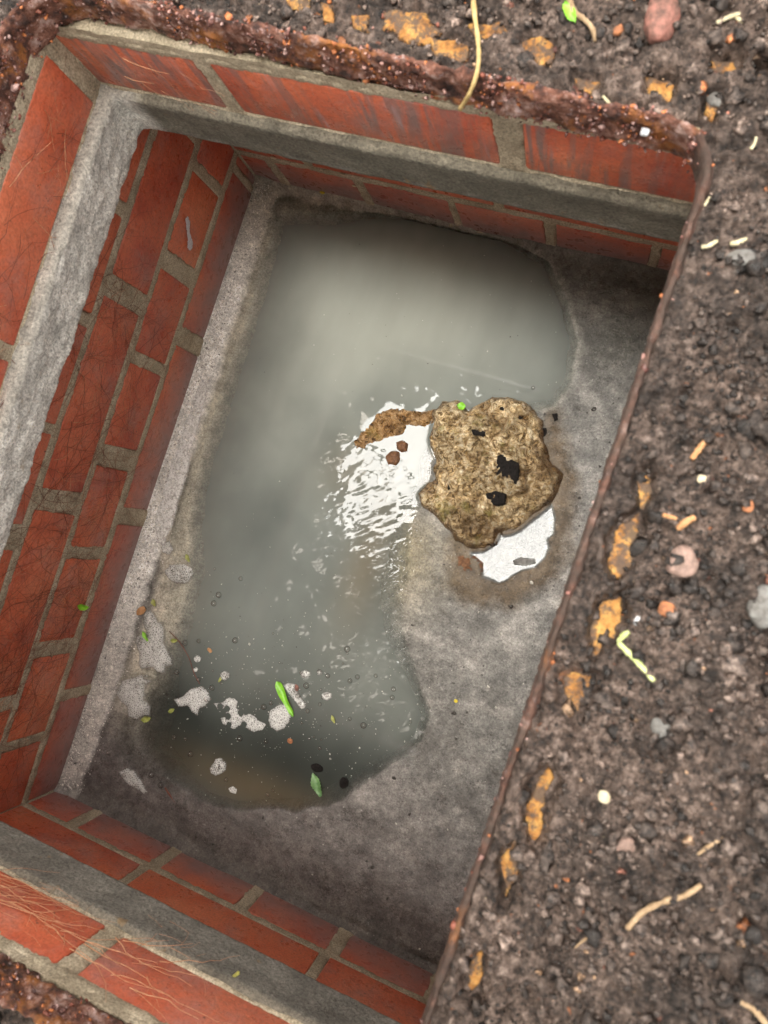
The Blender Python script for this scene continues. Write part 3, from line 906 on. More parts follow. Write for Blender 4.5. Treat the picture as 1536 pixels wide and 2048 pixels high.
geo_lo = -np.geomspace(130, 40000, 24)[::-1]
gx = np.concatenate([geo_lo, axis([(-125, 20, 6), (20, 500, 2.2), (500, 700, 1.05)]), 700+np.geomspace(4, 40000, 30)])
gy = np.concatenate([geo_lo, axis([(-125, 60, 5), (60, 180, 2.2), (180, 860, 1.15)]), 862+np.geomspace(4, 40000, 28)])
X, Y = np.meshgrid(gx, gy, indexing='ij')
E_ = ring_dist(X, Y)
H = np.full(X.shape, 430.0)
act = E_ > 0
H[act] = soil_height(X[act], Y[act])
f = grid_faces(len(gx), len(gy))
ed = E_.ravel()[f]
f = f[(ed > 2.6).all(1)]
V, f = compact(np.stack([X, Y, H], -1).reshape(-1, 3), f)
tag(mesh_obj("ground", V, f, SOIL), kind='structure')


def soil_at(x, y):
    return float(soil_height(np.array([float(x)]), np.array([float(y)]))[0])


def on_soil(px, py, lift=0.0):
    z = 445.0
    for _ in range(4):
        q = P(px, py, z); z = soil_at(*q)
    return np.array([q[0], q[1], z+lift])


# crumbs of soil scattered over ground and frame
def ico(sub):
    bm = bmesh.new(); bmesh.ops.create_icosphere(bm, subdivisions=sub, radius=1.0)
    v = np.array([x.co for x in bm.verts]); f = np.array([[a.index for a in p.verts] for p in bm.faces]); bm.free()
    return v, f


ICO1, ICO2, ICO3 = ico(1), ico(2), ico(3)


def lumps(pos, rad, base, tintf, flat=0.7, amp=0.5, seed=0):
    v0, f0 = base; n = len(pos); r = np.random.default_rng(seed)
    a = r.uniform(0, 6.28, (n, 3))
    V = np.repeat(v0[None], n, 0)
    off = r.uniform(0, 100, (n, 1))
    jit = 1+amp*vnoise(V[..., 0]*1.7+off, V[..., 1]*1.7+off*2, V[..., 2]*1.7, seed=5) + amp*0.6*r.uniform(-1, 1, V.shape[:2])
    V = V*jit[..., None]*r.uniform(0.6, 1.25, (n, 1, 3))
    c, s = np.cos(a), np.sin(a)
    V = np.stack([V[..., 0]*c[:, :1]-V[..., 1]*s[:, :1], V[..., 0]*s[:, :1]+V[..., 1]*c[:, :1], V[..., 2]], -1)
    V = np.stack([V[..., 0]*c[:, 1:2]-V[..., 2]*s[:, 1:2], V[..., 1], V[..., 0]*s[:, 1:2]+V[..., 2]*c[:, 1:2]], -1)
    V[..., 2] *= flat
    V = V*rad[:, None, None] + pos[:, None, :]
    F = (f0[None]+(np.arange(n)*len(v0))[:, None, None]).reshape(-1, 3)
    T = np.repeat(tintf(n, r)[:, None, :], len(v0), 1).reshape(-1, 3)
    return V.reshape(-1, 3), F, T


def crumb_tint(n, r):
    k = r.uniform(0.25, 1.35, (n, 1))**1.15; c = np.ones((n, 3))*k
    pick = r.random(n)
    pass
    c[pick < 0.008] = (3.0, 1.5, 0.7)
    c[(pick > 0.01) & (pick < 0.022)] = (3.2, 2.8, 2.1)
    c[(pick > 0.03) & (pick < 0.04)] = (2.0, 2.1, 2.2)
    c[(pick > 0.05) & (pick < 0.058)] = (2.0, 1.1, 0.9)
    return c


N = 30000
pts = np.concatenate([np.stack([RNG.uniform(512, 700, N*2//3), RNG.uniform(150, 860, N*2//3)], -1),
                      np.stack([RNG.uniform(-40, 560, N//3), RNG.uniform(722, 860, N//3)], -1),
                      np.stack([RNG.uniform(200, 420, 700), RNG.uniform(40, 95, 700)], -1)])
e = ring_dist(pts[:, 0], pts[:, 1])
dens = np.clip(0.25 + 0.6*fbm(pts[:, 0]/25, pts[:, 1]/25, seed=97) + smooth(5, 50, e)*0.6, 0, 1)
ok = (e > np.where(pts[:, 0] > 505, 1.4, 2.5)) & (RNG.random(len(pts)) < dens)
pts = pts[ok]; e = e[ok]
rad = np.clip(RNG.lognormal(-0.25, 0.72, len(pts)), 0.35, 6.5)*smooth(0, 10, e)**0.5
z = soil_height(pts[:, 0], pts[:, 1])
for s in SC_W:
    rad *= np.where(sdf(pts[:, 0], pts[:, 1], s) < -3, 0.7, 1)
z = np.maximum(z, np.where(e < 62, 431.0, 0)) + rad*0.25
big = rad > 2.2
pos = np.column_stack([pts, z])
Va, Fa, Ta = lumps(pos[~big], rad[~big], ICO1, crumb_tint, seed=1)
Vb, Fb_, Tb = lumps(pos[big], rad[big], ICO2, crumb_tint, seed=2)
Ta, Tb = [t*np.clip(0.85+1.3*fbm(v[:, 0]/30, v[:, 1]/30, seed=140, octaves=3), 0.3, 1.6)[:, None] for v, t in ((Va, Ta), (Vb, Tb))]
Ta, Tb = [t*(1-0.45*smooth(560, 660, v[:, 0:1])*smooth(560, 330, v[:, 1:2])) for v, t in ((Va, Ta), (Vb, Tb))]   # shade at the lower right painted into the crumb colour
Va_c, Vb_c = [smooth(700, 730, v[:, 1:2]) for v in (Va, Vb)]
Ta, Tb = Ta*(1+0.7*Va_c), Tb*(1+0.7*Vb_c)     # the strip along the far side is paler
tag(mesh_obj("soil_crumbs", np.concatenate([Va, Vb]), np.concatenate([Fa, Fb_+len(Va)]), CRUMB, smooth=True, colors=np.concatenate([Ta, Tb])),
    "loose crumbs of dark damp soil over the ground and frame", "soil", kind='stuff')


# flaking rust granules along the rim, part of the frame
ptsr, nrmr = ring_points(*FB, (26, 26, 26, 47), 230, 22, 300)
nf = 11000
ii = RNG.integers(0, len(ptsr), nf)
prr = np.array([(0.0, z_) for z_ in np.linspace(410, 443, 12)]+[(2.5, 445), (5, 443), (8, 434), (14, 432), (24, 431.5), (34, 432), (45, 433), (55, 434)])
jj = RNG.integers(0, len(prr), nf)
px_ = ptsr[ii]+nrmr[ii]*(prr[jj, 0:1]+RNG.normal(0, 0.5, (nf, 1)))+RNG.normal(0, 1.0, (nf, 2))*np.column_stack([np.abs(nrmr[ii][:, 1]), np.abs(nrmr[ii][:, 0])])
px_[:, 1] += frame_skew(px_[:, 0], px_[:, 1])
okr = (px_[:, 0] < 503) | (RNG.random(nf) < 0.06)
okr &= fbm(px_[:, 0]/15, px_[:, 1]/15, seed=120) > -0.25
px_ = px_[okr]; pz_ = prr[jj, 1][okr]+RNG.normal(0, 0.8, okr.sum())
def rust_tint(n, r):
    pal = np.array([(0.9, 0.55, 0.5), (1.7, 1.5, 1.5), (1.6, 0.75, 0.3), (0.35, 0.2, 0.18), (0.8, 0.35, 0.25), (1.2, 0.9, 0.85)])
    return pal[r.integers(0, 6, n)]*r.uniform(0.7, 1.2, (n, 1))
Vr, Fr, Tr = lumps(np.column_stack([px_, pz_]), np.clip(RNG.lognormal(-0.1, 0.45, len(px_)), 0.4, 2.8), ICO1, rust_tint, flat=0.8, amp=0.5, seed=8)
m = Mat("rust_granules"); m.world()
c = m.mix(1.0, m.ramp(m.noise(260, 4, 0.7), [(0.35, (0.16, 0.10, 0.09)), (0.65, (0.42, 0.33, 0.30))]), m.attr("tint"), 'MULTIPLY')
GRAN = m.done(c, 0.45, m.bump(m.noise(500, 3), 0.001, 0.8), 0.5)
o = mesh_obj("rust_flakes", Vr, Fr, GRAN, colors=Tr); o.parent = frame; o.matrix_parent_inverse = Matrix.Translation(-frame.location); o['kind'] = 'stuff'

# ------------------------------------------------------------------ outline blobs
def blob_mesh(name, poly, z0, height, mat, step=1.5, edge=0.25, rough=None, tint=None, parent=None, skirt=3.0, power=0.5, attrs_thick=False, wobble=1.0, holes=0.0, seed=0):
    lo = poly.min(0)-3; hi = poly.max(0)+3
    step = max(step, 0.35)
    gx = np.arange(lo[0], hi[0]+step, step); gy = np.arange(lo[1], hi[1]+step, step)
    X, Y = np.meshgrid(gx, gy, indexing='ij')
    d = sdf(X, Y, poly) + wobble*fbm(X/(5*wobble+1.5), Y/(5*wobble+1.5), seed=seed+1, octaves=4, gain=0.6)
    if holes > 0:
        w, cid = worley(X/holes, Y/holes, seed=seed+3)
        d = np.maximum(d, np.where(cid > 0.45, (0.33-w)*holes, -99))
    D = max(2.0, (-d).max())
    t = np.clip(-d/(D*edge), 0, 1)
    prof = (1-(1-t)**2)**power
    Z = z0 + height*prof
    if rough is not None: Z = Z + rough(X, Y)*prof
    Z = np.where(d > 0, z0-skirt, Z)
    f = grid_faces(len(gx), len(gy)); f = f[(d.ravel()[f] < step*0.9).all(1)]
    if len(f) == 0: return None
    arrs = [np.clip(-d/(D*0.5), 0, 1).ravel()]
    c = tint(X, Y, d).reshape(-1, 3) if tint else np.ones((X.size, 3))
    V, f, c, th = compact(np.stack([X, Y, Z], -1).reshape(-1, 3), f, c, arrs[0])
    org = np.array([V[:, 0].mean(), V[:, 1].mean(), z0])
    return mesh_obj(name, V-org, f, mat, parent=parent, loc=org, colors=c, attrs={"thick": th} if attrs_thick else None)


# rust scales on the flange (parts of the frame)
for i, s in enumerate(SC_W):
    o = blob_mesh("rust_scale", s, 431.5, 2.4, SCALE, step=0.8, wobble=6.0, holes=0.0, seed=200+i, power=0.6, attrs_thick=True,
                  rough=lambda X, Y: 1.2*fbm(X/3, Y/3, seed=3)+1.0*fbm(X/8, Y/8, seed=4))
    if o: o.parent = frame; o.matrix_parent_inverse = Matrix.Translation(-frame.location)

# ------------------------------------------------------------------ the sludge lump and its satellites
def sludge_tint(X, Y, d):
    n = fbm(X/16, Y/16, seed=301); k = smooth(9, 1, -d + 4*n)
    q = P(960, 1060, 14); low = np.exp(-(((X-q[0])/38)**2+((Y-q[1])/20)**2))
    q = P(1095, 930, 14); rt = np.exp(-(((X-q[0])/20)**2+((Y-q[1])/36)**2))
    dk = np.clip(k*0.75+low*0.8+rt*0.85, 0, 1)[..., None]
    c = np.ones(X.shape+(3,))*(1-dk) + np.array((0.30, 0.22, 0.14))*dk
    w, cid = worley(X/24+0.4*vnoise(X/14, Y/14, seed=6), Y/24, seed=302)
    w2, c2 = worley(X/7+0.4*vnoise(X/6, Y/6, seed=7), Y/7, seed=303)
    dirt_shade = np.clip(smooth(0.55, 0.85, w)*0.6 + smooth(0.55, 0.85, w2)*0.45, 0, 0.85)[..., None]  # brown dirt plus painted occlusion shade in creases between lobes
    c = c*(1-dirt_shade) + c*np.array((0.38, 0.28, 0.18))*dirt_shade
    c = c*(1.15+0.5*(cid-0.5)+0.25*(c2-0.5))[..., None]
    return c*(1+0.3*n)[..., None]


def sludge_rough(X, Y):
    w, cid = worley(X/24+0.4*vnoise(X/14, Y/14, seed=6), Y/24, seed=302)
    w2, c2 = worley(X/7+0.4*vnoise(X/6, Y/6, seed=7), Y/7, seed=303)
    return (0.55-w)*32*(0.5+cid*0.6) + (0.5-w2)*7.0 + 8*fbm(X/11, Y/11, seed=304) + 4.0*np.abs(fbm(X/3.2, Y/3.2, seed=305, octaves=3))


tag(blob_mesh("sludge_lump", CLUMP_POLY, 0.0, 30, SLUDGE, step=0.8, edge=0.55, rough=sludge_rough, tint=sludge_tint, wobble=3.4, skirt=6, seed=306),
    "large knobbly tan and brown lump of sludge sitting at the water's edge", "sludge lump")


def px_blob(name, pts, z, h, mat, label, cat, step=0.9, group=None, **k):
    o = blob_mesh(name, PL(pts, z), z, h, mat, step=step, **k)
    return tag(o, label, cat, group)


def zpt(L_, ox=600, oy=700, sc=600/1536): return [(ox+a*sc, oy+b*sc) for a, b in L_]


rg = lambda X, Y: 1.6*fbm(X/5, Y/5, seed=311) + 0.9*fbm(X/2.2, Y/2.2, seed=312, octaves=2)
px_blob("sludge_ridge", zpt([(390, 330), (470, 290), (600, 310), (700, 300), (700, 380), (640, 400), (560, 395), (530, 440), (480, 450), (400, 480), (350, 490), (340, 510), (290, 510), (275, 470), (330, 410), (370, 370)]),
        -6, 6, SLUDGE, "low tan sludge ridge just breaking the water left of the big lump", "sludge ridge",
        rough=lambda X, Y: rg(X, Y)*1.8, tint=lambda X, Y, d: np.ones(X.shape+(3,))*np.array((0.7, 0.55, 0.42))*(1+0.4*fbm(X/9, Y/9, seed=4))[..., None], wobble=1.6, edge=0.6, seed=320)
px_blob("sludge_bit", zpt([(440, 545), (470, 518), (510, 520), (520, 560), (490, 595), (450, 590)]), -4, 6, BROWN_LUMP, "wet reddish brown bit of sludge standing in the rippled water, larger of two", "sludge bit", rough=rg, seed=321, edge=0.8, wobble=2.0)
px_blob("sludge_bit", zpt([(498, 475), (525, 463), (552, 480), (550, 520), (520, 528), (500, 505)]), -4, 6, BROWN_LUMP, "wet reddish brown bit of sludge nearest the large lump, smaller of two", "sludge bit", rough=rg, seed=322, edge=0.8, wobble=2.0)
px_blob("sludge_nodule", zpt([(800, 1050), (840, 1035), (900, 1055), (940, 1090), (940, 1140), (900, 1165), (840, 1150), (800, 1110)]), 2, 9, BROWN_LUMP, "rounded dark brown knob of sludge at the left end of the puddle", "sludge knob", rough=lambda X, Y: rg(X, Y)*1.3, seed=323, edge=0.9)
px_blob("sludge_nodule", zpt([(1275, 975), (1305, 962), (1335, 985), (1335, 1025), (1300, 1045), (1275, 1015)]), 3, 7, SLUDGE, "small tan knob of sludge on the right bank of the puddle", "sludge knob", rough=rg, seed=324, edge=0.9,
        tint=lambda X, Y, d: np.ones(X.shape+(3,))*0.55)
px_blob("grey_pebble", zpt([(1085, 1075), (1130, 1058), (1200, 1068), (1215, 1090), (1160, 1108), (1095, 1100)]), PUDDLE_Z-1, 3.2, GREY_STONE, "grey speckled crust showing through the puddle", "crust", rough=rg, seed=325, edge=0.8)

deps = bpy.context.evaluated_depsgraph_get()


def surface_z(x, y, top=120.0):
    """height of the highest finished surface under a point (mm)"""
    deps.update()
    hit, loc, *_ = scene.ray_cast(deps, Vector((x*S, y*S, top*S)), Vector((0, 0, -1)))
    return loc.z/S if hit else 0.0


bpy.context.view_layer.update()
deps = bpy.context.evaluated_depsgraph_get()
DARKS = [([(1010, 530), (1065, 545), (1125, 580), (1122, 640), (1110, 690), (1060, 695), (1015, 670), (1000, 600)], "largest black crumb, in the middle of the sludge lump"),
         ([(950, 735), (1000, 725), (1055, 740), (1055, 790), (1010, 800), (965, 780)], "black crumb below the largest one on the sludge lump"),
         ([(870, 405), (930, 402), (965, 425), (940, 448), (890, 440)], "wide flat black crumb near the top of the sludge lump"),
         ([(1228, 405), (1262, 398), (1275, 420), (1255, 448), (1225, 440)], "black crumb at the right edge of the sludge lump"),
         ([(1290, 330), (1318, 325), (1322, 360), (1300, 372)], "black crumb on the concrete above right of the sludge lump"),
         ([(755, 690), (772, 682), (772, 712), (758, 712)], "small black crumb on the lower left of the sludge lump"),
         ([(1118, 340), (1140, 335), (1145, 355), (1122, 360)], "small black crumb near the upper right of the sludge lump"),
         ([(1020, 292), (1048, 290), (1045, 312), (1022, 310)], "small black crumb at the top edge of the sludge lump")]
for i, (pl, lab) in enumerate(DARKS):
    pp = zpt(pl); cxp, cyp = np.mean(pp, 0)
    z = 15.0
    for _ in range(3):
        q = P(cxp, cyp, z); z = surface_z(*q)
    px_blob("dark_crumb", pp, z-2.0, 4.5, BLACK_SOIL, lab, "soil crumb", step=0.6, wobble=1.3, seed=330+i, edge=0.6,
            rough=lambda X, Y: 1.0*fbm(X/2, Y/2, seed=8, octaves=2))

# ------------------------------------------------------------------ leaves, stalks, twigs, stones
def tube(name, pts, radii, mat, sides=7, seed=0, parent=None, cap=True):
    pts = np.array(pts, float)
    # resample smooth path
    n = max(8, int(len(pts)*5)); t = np.linspace(0, len(pts)-1, n)
    i = np.clip(t.astype(int), 0, len(pts)-2); fr_ = (t-i)[:, None]
    p0 = pts[np.clip(i-1, 0, len(pts)-1)]; p1 = pts[i]; p2 = pts[i+1]; p3 = pts[np.clip(i+2, 0, len(pts)-1)]
    C = 0.5*((2*p1)+(-p0+p2)*fr_+(2*p0-5*p1+4*p2-p3)*fr_**2+(-p0+3*p1-3*p2+p3)*fr_**3)
    R_ = np.interp(t, np.linspace(0, len(pts)-1, len(radii)), radii)
    rr = np.random.default_rng(seed); R_ = R_*(1+0.12*rr.standard_normal(n))
    T = np.gradient(C, axis=0); T /= np.linalg.norm(T, axis=1)[:, None]+1e-9
    up = np.array((0.1, 0.2, 1.0)); A = np.cross(T, up); A /= np.linalg.norm(A, axis=1)[:, None]+1e-9; B = np.cross(T, A)
    ang = np.linspace(0, 2*np.pi, sides, endpoint=False)
    V = C[:, None]+R_[:, None, None]*(A[:, None]*np.cos(ang)[None, :, None]+B[:, None]*np.sin(ang)[None, :, None])
    V = V.reshape(-1, 3)
    i = np.arange(n-1)[:, None]*sides; j = np.arange(sides)[None]; j2 = (j+1) % sides
    f = np.stack([i+j, i+j2, i+sides+j2, i+sides+j], -1).reshape(-1, 4).tolist()
    if cap: f += [list(range(sides))[::-1], [(n-1)*sides+k for k in range(sides)]]
    org = V.mean(0)
    return mesh_obj(name, V-org, f, mat, parent=parent, loc=org)


def leaf(name, base, tip, width, mat, label, cat, curl=1.0, blade=False, sink=0.0, group=None):
    """base, tip: xyz mm; a real leaf sheet with midrib fold and curl"""
    base = np.array(base, float); tip = np.array(tip, float)
    ax = tip-base; L_ = np.linalg.norm(ax); ax /= L_; side = np.cross((0, 0, 1), ax); side /= np.linalg.norm(side)+1e-9
    n = 16; V = []; th = 0.25
    for layer in (0, 1):
        for i in range(n+1):
            t = i/n
            w = width*(math.sin(math.pi*min(1, t*0.96+0.03))**0.7 if not blade else (0.55+0.45*t)*min(1, (1-t)*9+0.25)*min(1, t*6+0.15))
            if not blade: w *= 1+0.10*((i % 2)-0.5)*2
            for s_ in (-1, -0.5, 0, 0.5, 1):
                z = abs(s_)*width*0.22 + curl*L_*0.05*math.sin(math.pi*t) + (0.15*width*math.sin(9*t+s_*2))*abs(s_) - layer*th
                V.append(base + ax*(L_*t) + side*(w*0.5*s_) + np.array((0, 0, z)))
    F = []
    for layer in (0, 1):
        o_ = layer*(n+1)*5
        for i in range(n):
            for k in range(4):
                q = [o_+i*5+k, o_+i*5+k+1, o_+(i+1)*5+k+1, o_+(i+1)*5+k]
                F.append(q if layer == 0 else q[::-1])
    V = np.array(V); org = base.copy()
    o = mesh_obj(name, V-org, F, mat, loc=org)
    return tag(o, label, cat, group)


def water_pt(px, py, dz=0.6): q = P(px, py, WATER_Z); return (q[0], q[1], WATER_Z+dz)


leaf("grass_blade", water_pt(588, 1432, 2), water_pt(556, 1362, 2.5), 10, LEAF, "bright green cut grass blade floating on the foam", "leaf", blade=True, curl=0.4)
leaf("leaf", water_pt(627, 1545, 1), water_pt(643, 1592, 1), 11, LEAF_DULL, "pointed dull green leaf floating below a black bit near the lower end of the water", "leaf")
leaf("leaf", water_pt(373, 1108, 1), water_pt(380, 1124, 1), 5, LEAF_YELLOW, "tiny green leaf just above the oval foam patch", "leaf")
leaf("leaf", water_pt(342, 1281, 1), water_pt(356, 1281, 1), 5, LEAF_YELLOW, "tiny yellow green leaf on the thin twig in the water", "leaf")
leaf("leaf", (*P(288, 1262, 3), 6), (*P(299, 1282, 3), 6), 5, LEAF, "tiny bright green leaf stuck on the tall foam patch by the wall", "leaf")
leaf("leaf", (*P(308, 1198, 0), 3), (*P(313, 1212, 0), 3), 6, LEAF_YELLOW, "tiny yellow leaf at the top of the tall foam patch", "leaf")
leaf("leaf", water_pt(284, 1440, 1), water_pt(303, 1436, 1), 7, LEAF_YELLOW, "yellow green leaf at the foot of the foam by the left bank", "leaf")
leaf("leaf", water_pt(438, 1364, 1), water_pt(446, 1352, 1), 3.5, LEAF_YELLOW, "tiny green leaf touching a round foam bubble cluster", "leaf")
leaf("leaf", water_pt(338, 1424, 1), water_pt(350, 1418, 1), 5, LEAF_YELLOW, "small yellow green leaf left of the middle foam patch", "leaf")
leaf("leaf", water_pt(664, 1430, 1), water_pt(670, 1446, 1), 4, LEAF_YELLOW, "small yellow leaf right of the grass blade", "leaf")
leaf("leaf", (*P(158, 1213, 100), 102), (*P(176, 1216, 108), 106), 7, LEAF, "tiny green leaf stuck to the left brick wall among the roots", "leaf")
q = P(922, 815, 30); z = surface_z(*q)
leaf("leaf", (*P(914, 814, z), z+1), (*P(932, 813, z), z+1), 9, LEAF, "small round bright green leaf on top of the sludge lump", "leaf")
a = on_soil(1128, 15, 2); b = on_soil(1150, 52, 2)
leaf("leaf", a, b, 6, LEAF, "bright green curled leaf on the soil beside a grey twig", "leaf")

# long straw hanging over the rim
a = on_soil(950, -40, 6); pts_ = [a, on_soil(951, 30, 5), (*P(957, 90, 448), 448), (*P(955, 140, 448), 448), (*P(940, 185, 440), 440), (*P(920, 216, 425), 424)]
tag(tube("straw", pts_, [1.3, 1.5, 1.6, 1.4, 1.3, 1.6], STRAW), "long yellow straw bent over the far rim of the frame", "straw")
tag(tube("twig", [on_soil(1138, -10, 3), on_soil(1145, 28, 3), on_soil(1168, 45, 3), on_soil(1185, 65, 3), on_soil(1190, 85, 1)], [1.9, 2.0, 1.6, 1.5, 0.9], TWIG), "greyish crooked twig on the soil beside the curled leaf", "twig")


def stick(name, pxs, r, mat, label, cat="straw", lift=None):
    pts = [on_soil(x, y, 0) for x, y in pxs]
    zz = np.max([p[2] for p in pts])
    pts = [(p[0], p[1], max(p[2]+r*0.6, zz-1.5)) for p in pts]
    return tag(tube(name, pts, [r*0.9, r, r*1.05, r*0.8], mat, sides=8, seed=int(pxs[0][0])), label, cat)


stick("stalk", [(1234, 1281), (1262, 1310), (1285, 1335), (1308, 1362)], 1.5, GREEN_STALK, "pale green broken stalk lying on the soil", "stalk")
stick("stalk", [(1236, 1282), (1246, 1272), (1258, 1263)], 1.6, GREEN_STALK, "short snapped end of the pale green stalk", "stalk")
stick("twig", [(1252, 1843), (1285, 1815), (1330, 1800), (1368, 1790), (1402, 1768)], 1.4, TWIG, "long crooked tan twig on the soil in the lower right", "twig")
stick("twig", [(1150, 1895), (1172, 1876), (1196, 1865)], 0.6, TWIG, "thin short twig below the long crooked one", "twig")
stick("twig", [(1395, 1706), (1420, 1690), (1445, 1675)], 0.9, TWIG, "thin grey twig above the long crooked one", "twig")
stick("wood_chip", [(1382, 920), (1400, 895), (1422, 868)], 1.7, WOOD_CHIP, "orange brown splinter of wood lying on the soil", "wood chip")
stick("wood_chip", [(1355, 1058), (1370, 1045), (1388, 1035)], 1.9, WOOD_CHIP, "short stubby wood chip beside a thinner one", "wood chip")
stick("wood_chip", [(1326, 1030), (1340, 1034), (1354, 1038)], 1.2, WOOD_CHIP, "thin wood chip left of the stubby one", "wood chip")
stick("straw", [(1460, 492), (1475, 486), (1492, 479)], 1.4, PALE_STRAW, "pale cut straw at the right edge level with the far wall base", "straw")
stick("straw", [(1404, 498), (1418, 492), (1432, 487)], 1.2, PALE_STRAW, "pale cut straw left of its thicker neighbour", "straw")
stick("straw", [(1432, 50), (1455, 36), (1480, 28)], 1.2, PALE_STRAW, "pale forked straw in the upper right soil", "straw")
stick("straw", [(1466, 32), (1478, 38), (1486, 46)], 0.9, PALE_STRAW, "short prong lying beside the pale forked straw", "straw")
stick("straw", [(1362, 262), (1380, 258), (1398, 262)], 0.8, PALE_STRAW, "thin pale straw above the round corner of the frame", "straw")
stick("straw", [(1205, 196), (1212, 202), (1220, 212)], 0.9, PALE_STRAW, "short pale straw on the far rim left of the corner", "straw")
stick("straw", [(1500, 300), (1508, 290), (1512, 275)], 0.9, PALE_STRAW, "short pale straw near the upper right edge", "straw")
stick("straw", [(1408, 413), (1414, 404), (1420, 395)], 0.9, PALE_STRAW, "short upright pale straw right of the frame corner", "straw")
stick("stalk", [(1480, 2000), (1510, 2020), (1536, 2052)], 1.4, TWIG, "brown stalk at the bottom right corner", "stalk")


def stone(name, px, py, rx, ry, rz, mat, label, rot=0.0, cat="stone", lift=0.2, soil=True, z=None):
    c = on_soil(px, py) if soil else np.array([*P(px, py, z), z])
    v, f = ICO3; v = v.copy(); sd = int(px)+int(py)
    k = 1+0.22*vnoise(v[:, 0]*1.3+sd, v[:, 1]*1.3, v[:, 2]*1.3, seed=4)+0.07*vnoise(v[:, 0]*4+sd, v[:, 1]*4, v[:, 2]*4, seed=5)
    v = v*k[:, None]; v = np.sign(v)*np.abs(v)**0.85
    v *= np.array((rx, ry, rz))
    cs, sn = math.cos(rot), math.sin(rot); v = np.stack([v[:, 0]*cs-v[:, 1]*sn, v[:, 0]*sn+v[:, 1]*cs, v[:, 2]], -1)
    return tag(mesh_obj(name, v, f, mat, loc=(c[0], c[1], c[2]+rz*lift)), label, cat)


stone("stone", 1325, 35, 8.5, 18, 8, RED_STONE, "large elongated red stone at the top of the soil", rot=0.1)
stone("stone", 1365, 1125, 7.5, 8, 4.5, PINK_STONE, "pinkish angular stone half sunk in the soil")
stone("stone", 1335, 1219, 4.2, 4.2, 3, ORANGE_STONE, "small round orange stone in the soil")
stone("stone", 1534, 1212, 9, 12, 5, GREY_STONE, "grey stone at the right edge above a dark hollow")
stone("stone", 1322, 1458, 5.5, 5, 2.5, GREY_STONE, "grey rounded stone lower down the right soil")
stone("stone", 1275, 1239, 2.4, 5.2, 1.8, WHITE_STONE, "small pale bluish chip near the orange stone", rot=0.6)
stone("stone", 1207, 1594, 3.2, 3.2, 2.2, CREAM_STONE, "small cream chip in the lower soil")
stone("stone", 1247, 1687, 5.5, 4, 3, PINK_STONE, "small tan stone below the cream chip", rot=0.4)
stone("stone", 1497, 1012, 2.6, 3.4, 2, ORANGE_STONE, "tiny vivid orange chip near the right edge")
stone("stone", 1480, 515, 7, 4.5, 2, GREY_STONE, "flat grey stone just under the pale cut straws", rot=0.3)
stone("stone", 1183, 542, 0.1, 0.1, 0.1, GREY_STONE, "x") if False else None
stone("stone", 1237, 62, 3.4, 2.4, 2, ORANGE_STONE, "tiny orange chip left of the large red stone", rot=0.9)
stone("stone", 1405, 960, 3, 2.6, 2, CREAM_STONE, "tiny cream chip above the wood chips")
stone("stone", 1435, 205, 6, 5, 2.5, GREY_STONE, "rounded grey soil caked stone near the upper right corner")
stone("stone", 1290, 265, 2.6, 2.4, 2, WHITE_STONE, "tiny white crystal chip on the corner of the frame")
stone("stone", 645, 385, 3.4, 2.0, 1.2, YELLOW, "yellow fleck on the mortar at the foot of the far wall", cat="fleck", soil=False, z=9)
stone("stone", 912, 1402, 2.2, 1.8, 0.8, YELLOW, "tiny yellow fleck on the grey concrete right of the water", cat="fleck", soil=False, z=4)
stone("stone", 634, 1536, 8, 4.4, 2.4, BLACK_SOIL, "wet black bit floating above the pointed dull leaf", cat="debris", soil=False, z=-2.5)
stone("stone", 688, 1565, 5.6, 6.4, 3.0, BLACK_SOIL, "shiny black bit floating right of the pointed dull leaf", cat="debris", soil=False, z=-2.5)
stone("stone", 580, 1482, 3.2, 3.0, 1.6, ORANGE_STONE, "orange crumb floating below the grass blade", cat="debris", soil=False, z=-2.5)
stone("stone", 420, 1301, 3.6, 2.2, 1.4, WOOD_CHIP, "orange brown seed floating in the left part of the water", rot=-0.5, cat="debris", soil=False, z=-2.5)
stone("stone", 590, 1378, 4.4, 5.0, 1.8, RED_STONE, "reddish bit beside the top of the grass blade", cat="debris", soil=False, z=-2.4)
stone("stone", 282, 1222, 4.5, 6.5, 2.5, WOOD_CHIP, "orange brown seed husk at the top left of the tall foam patch", rot=-0.5, cat="debris", soil=False, z=6)
stone("stone", 382, 1130, 0.1, 0.1, 0.1, YELLOW, "x") if False else None

tag(tube("twig", [water_pt(338, 1262, 0.3), water_pt(360, 1285, 0.5), (water_pt(378, 1315, 0.5)), water_pt(388, 1345, 0.4), water_pt(400, 1368, 0.3)], [0.5, 0.6, 0.5, 0.4], DARK_ROOT, sides=5), "thin dark curved twig floating between foam patches", "twig")
tag(tube("twig", [water_pt(330, 1575, 0.3), water_pt(340, 1590, 0.5), water_pt(352, 1606, 0.4), water_pt(362, 1608, 0.3)], [1.0, 1.0, 0.7, 0.4], DARK_ROOT, sides=5), "dark hooked twig at the lower left edge of the water", "twig")
leaf("leaf", (*P(463, 1956, 345), 343), (*P(484, 1938, 345), 349), 3, LEAF_YELLOW, "pale green sliver of leaf on the near concrete ledge", "leaf", blade=True)

# ------------------------------------------------------------------ foam
def foam(pts, label, h=4.0, mat=None, step=0.8, holes=0.0, seed=0, wobble=1.2, z=WATER_Z-0.5):
    o = blob_mesh("foam_patch", PL(pts, WATER_Z), z, h, mat or FOAM, step=step, wobble=wobble, holes=holes, seed=400+seed, edge=0.6, attrs_thick=True, skirt=0.6,
                  rough=lambda X, Y: 0.5*fbm(X/3, Y/3, seed=9, octaves=2))
    if o is None: return None
    return tag(o, label, "foam")


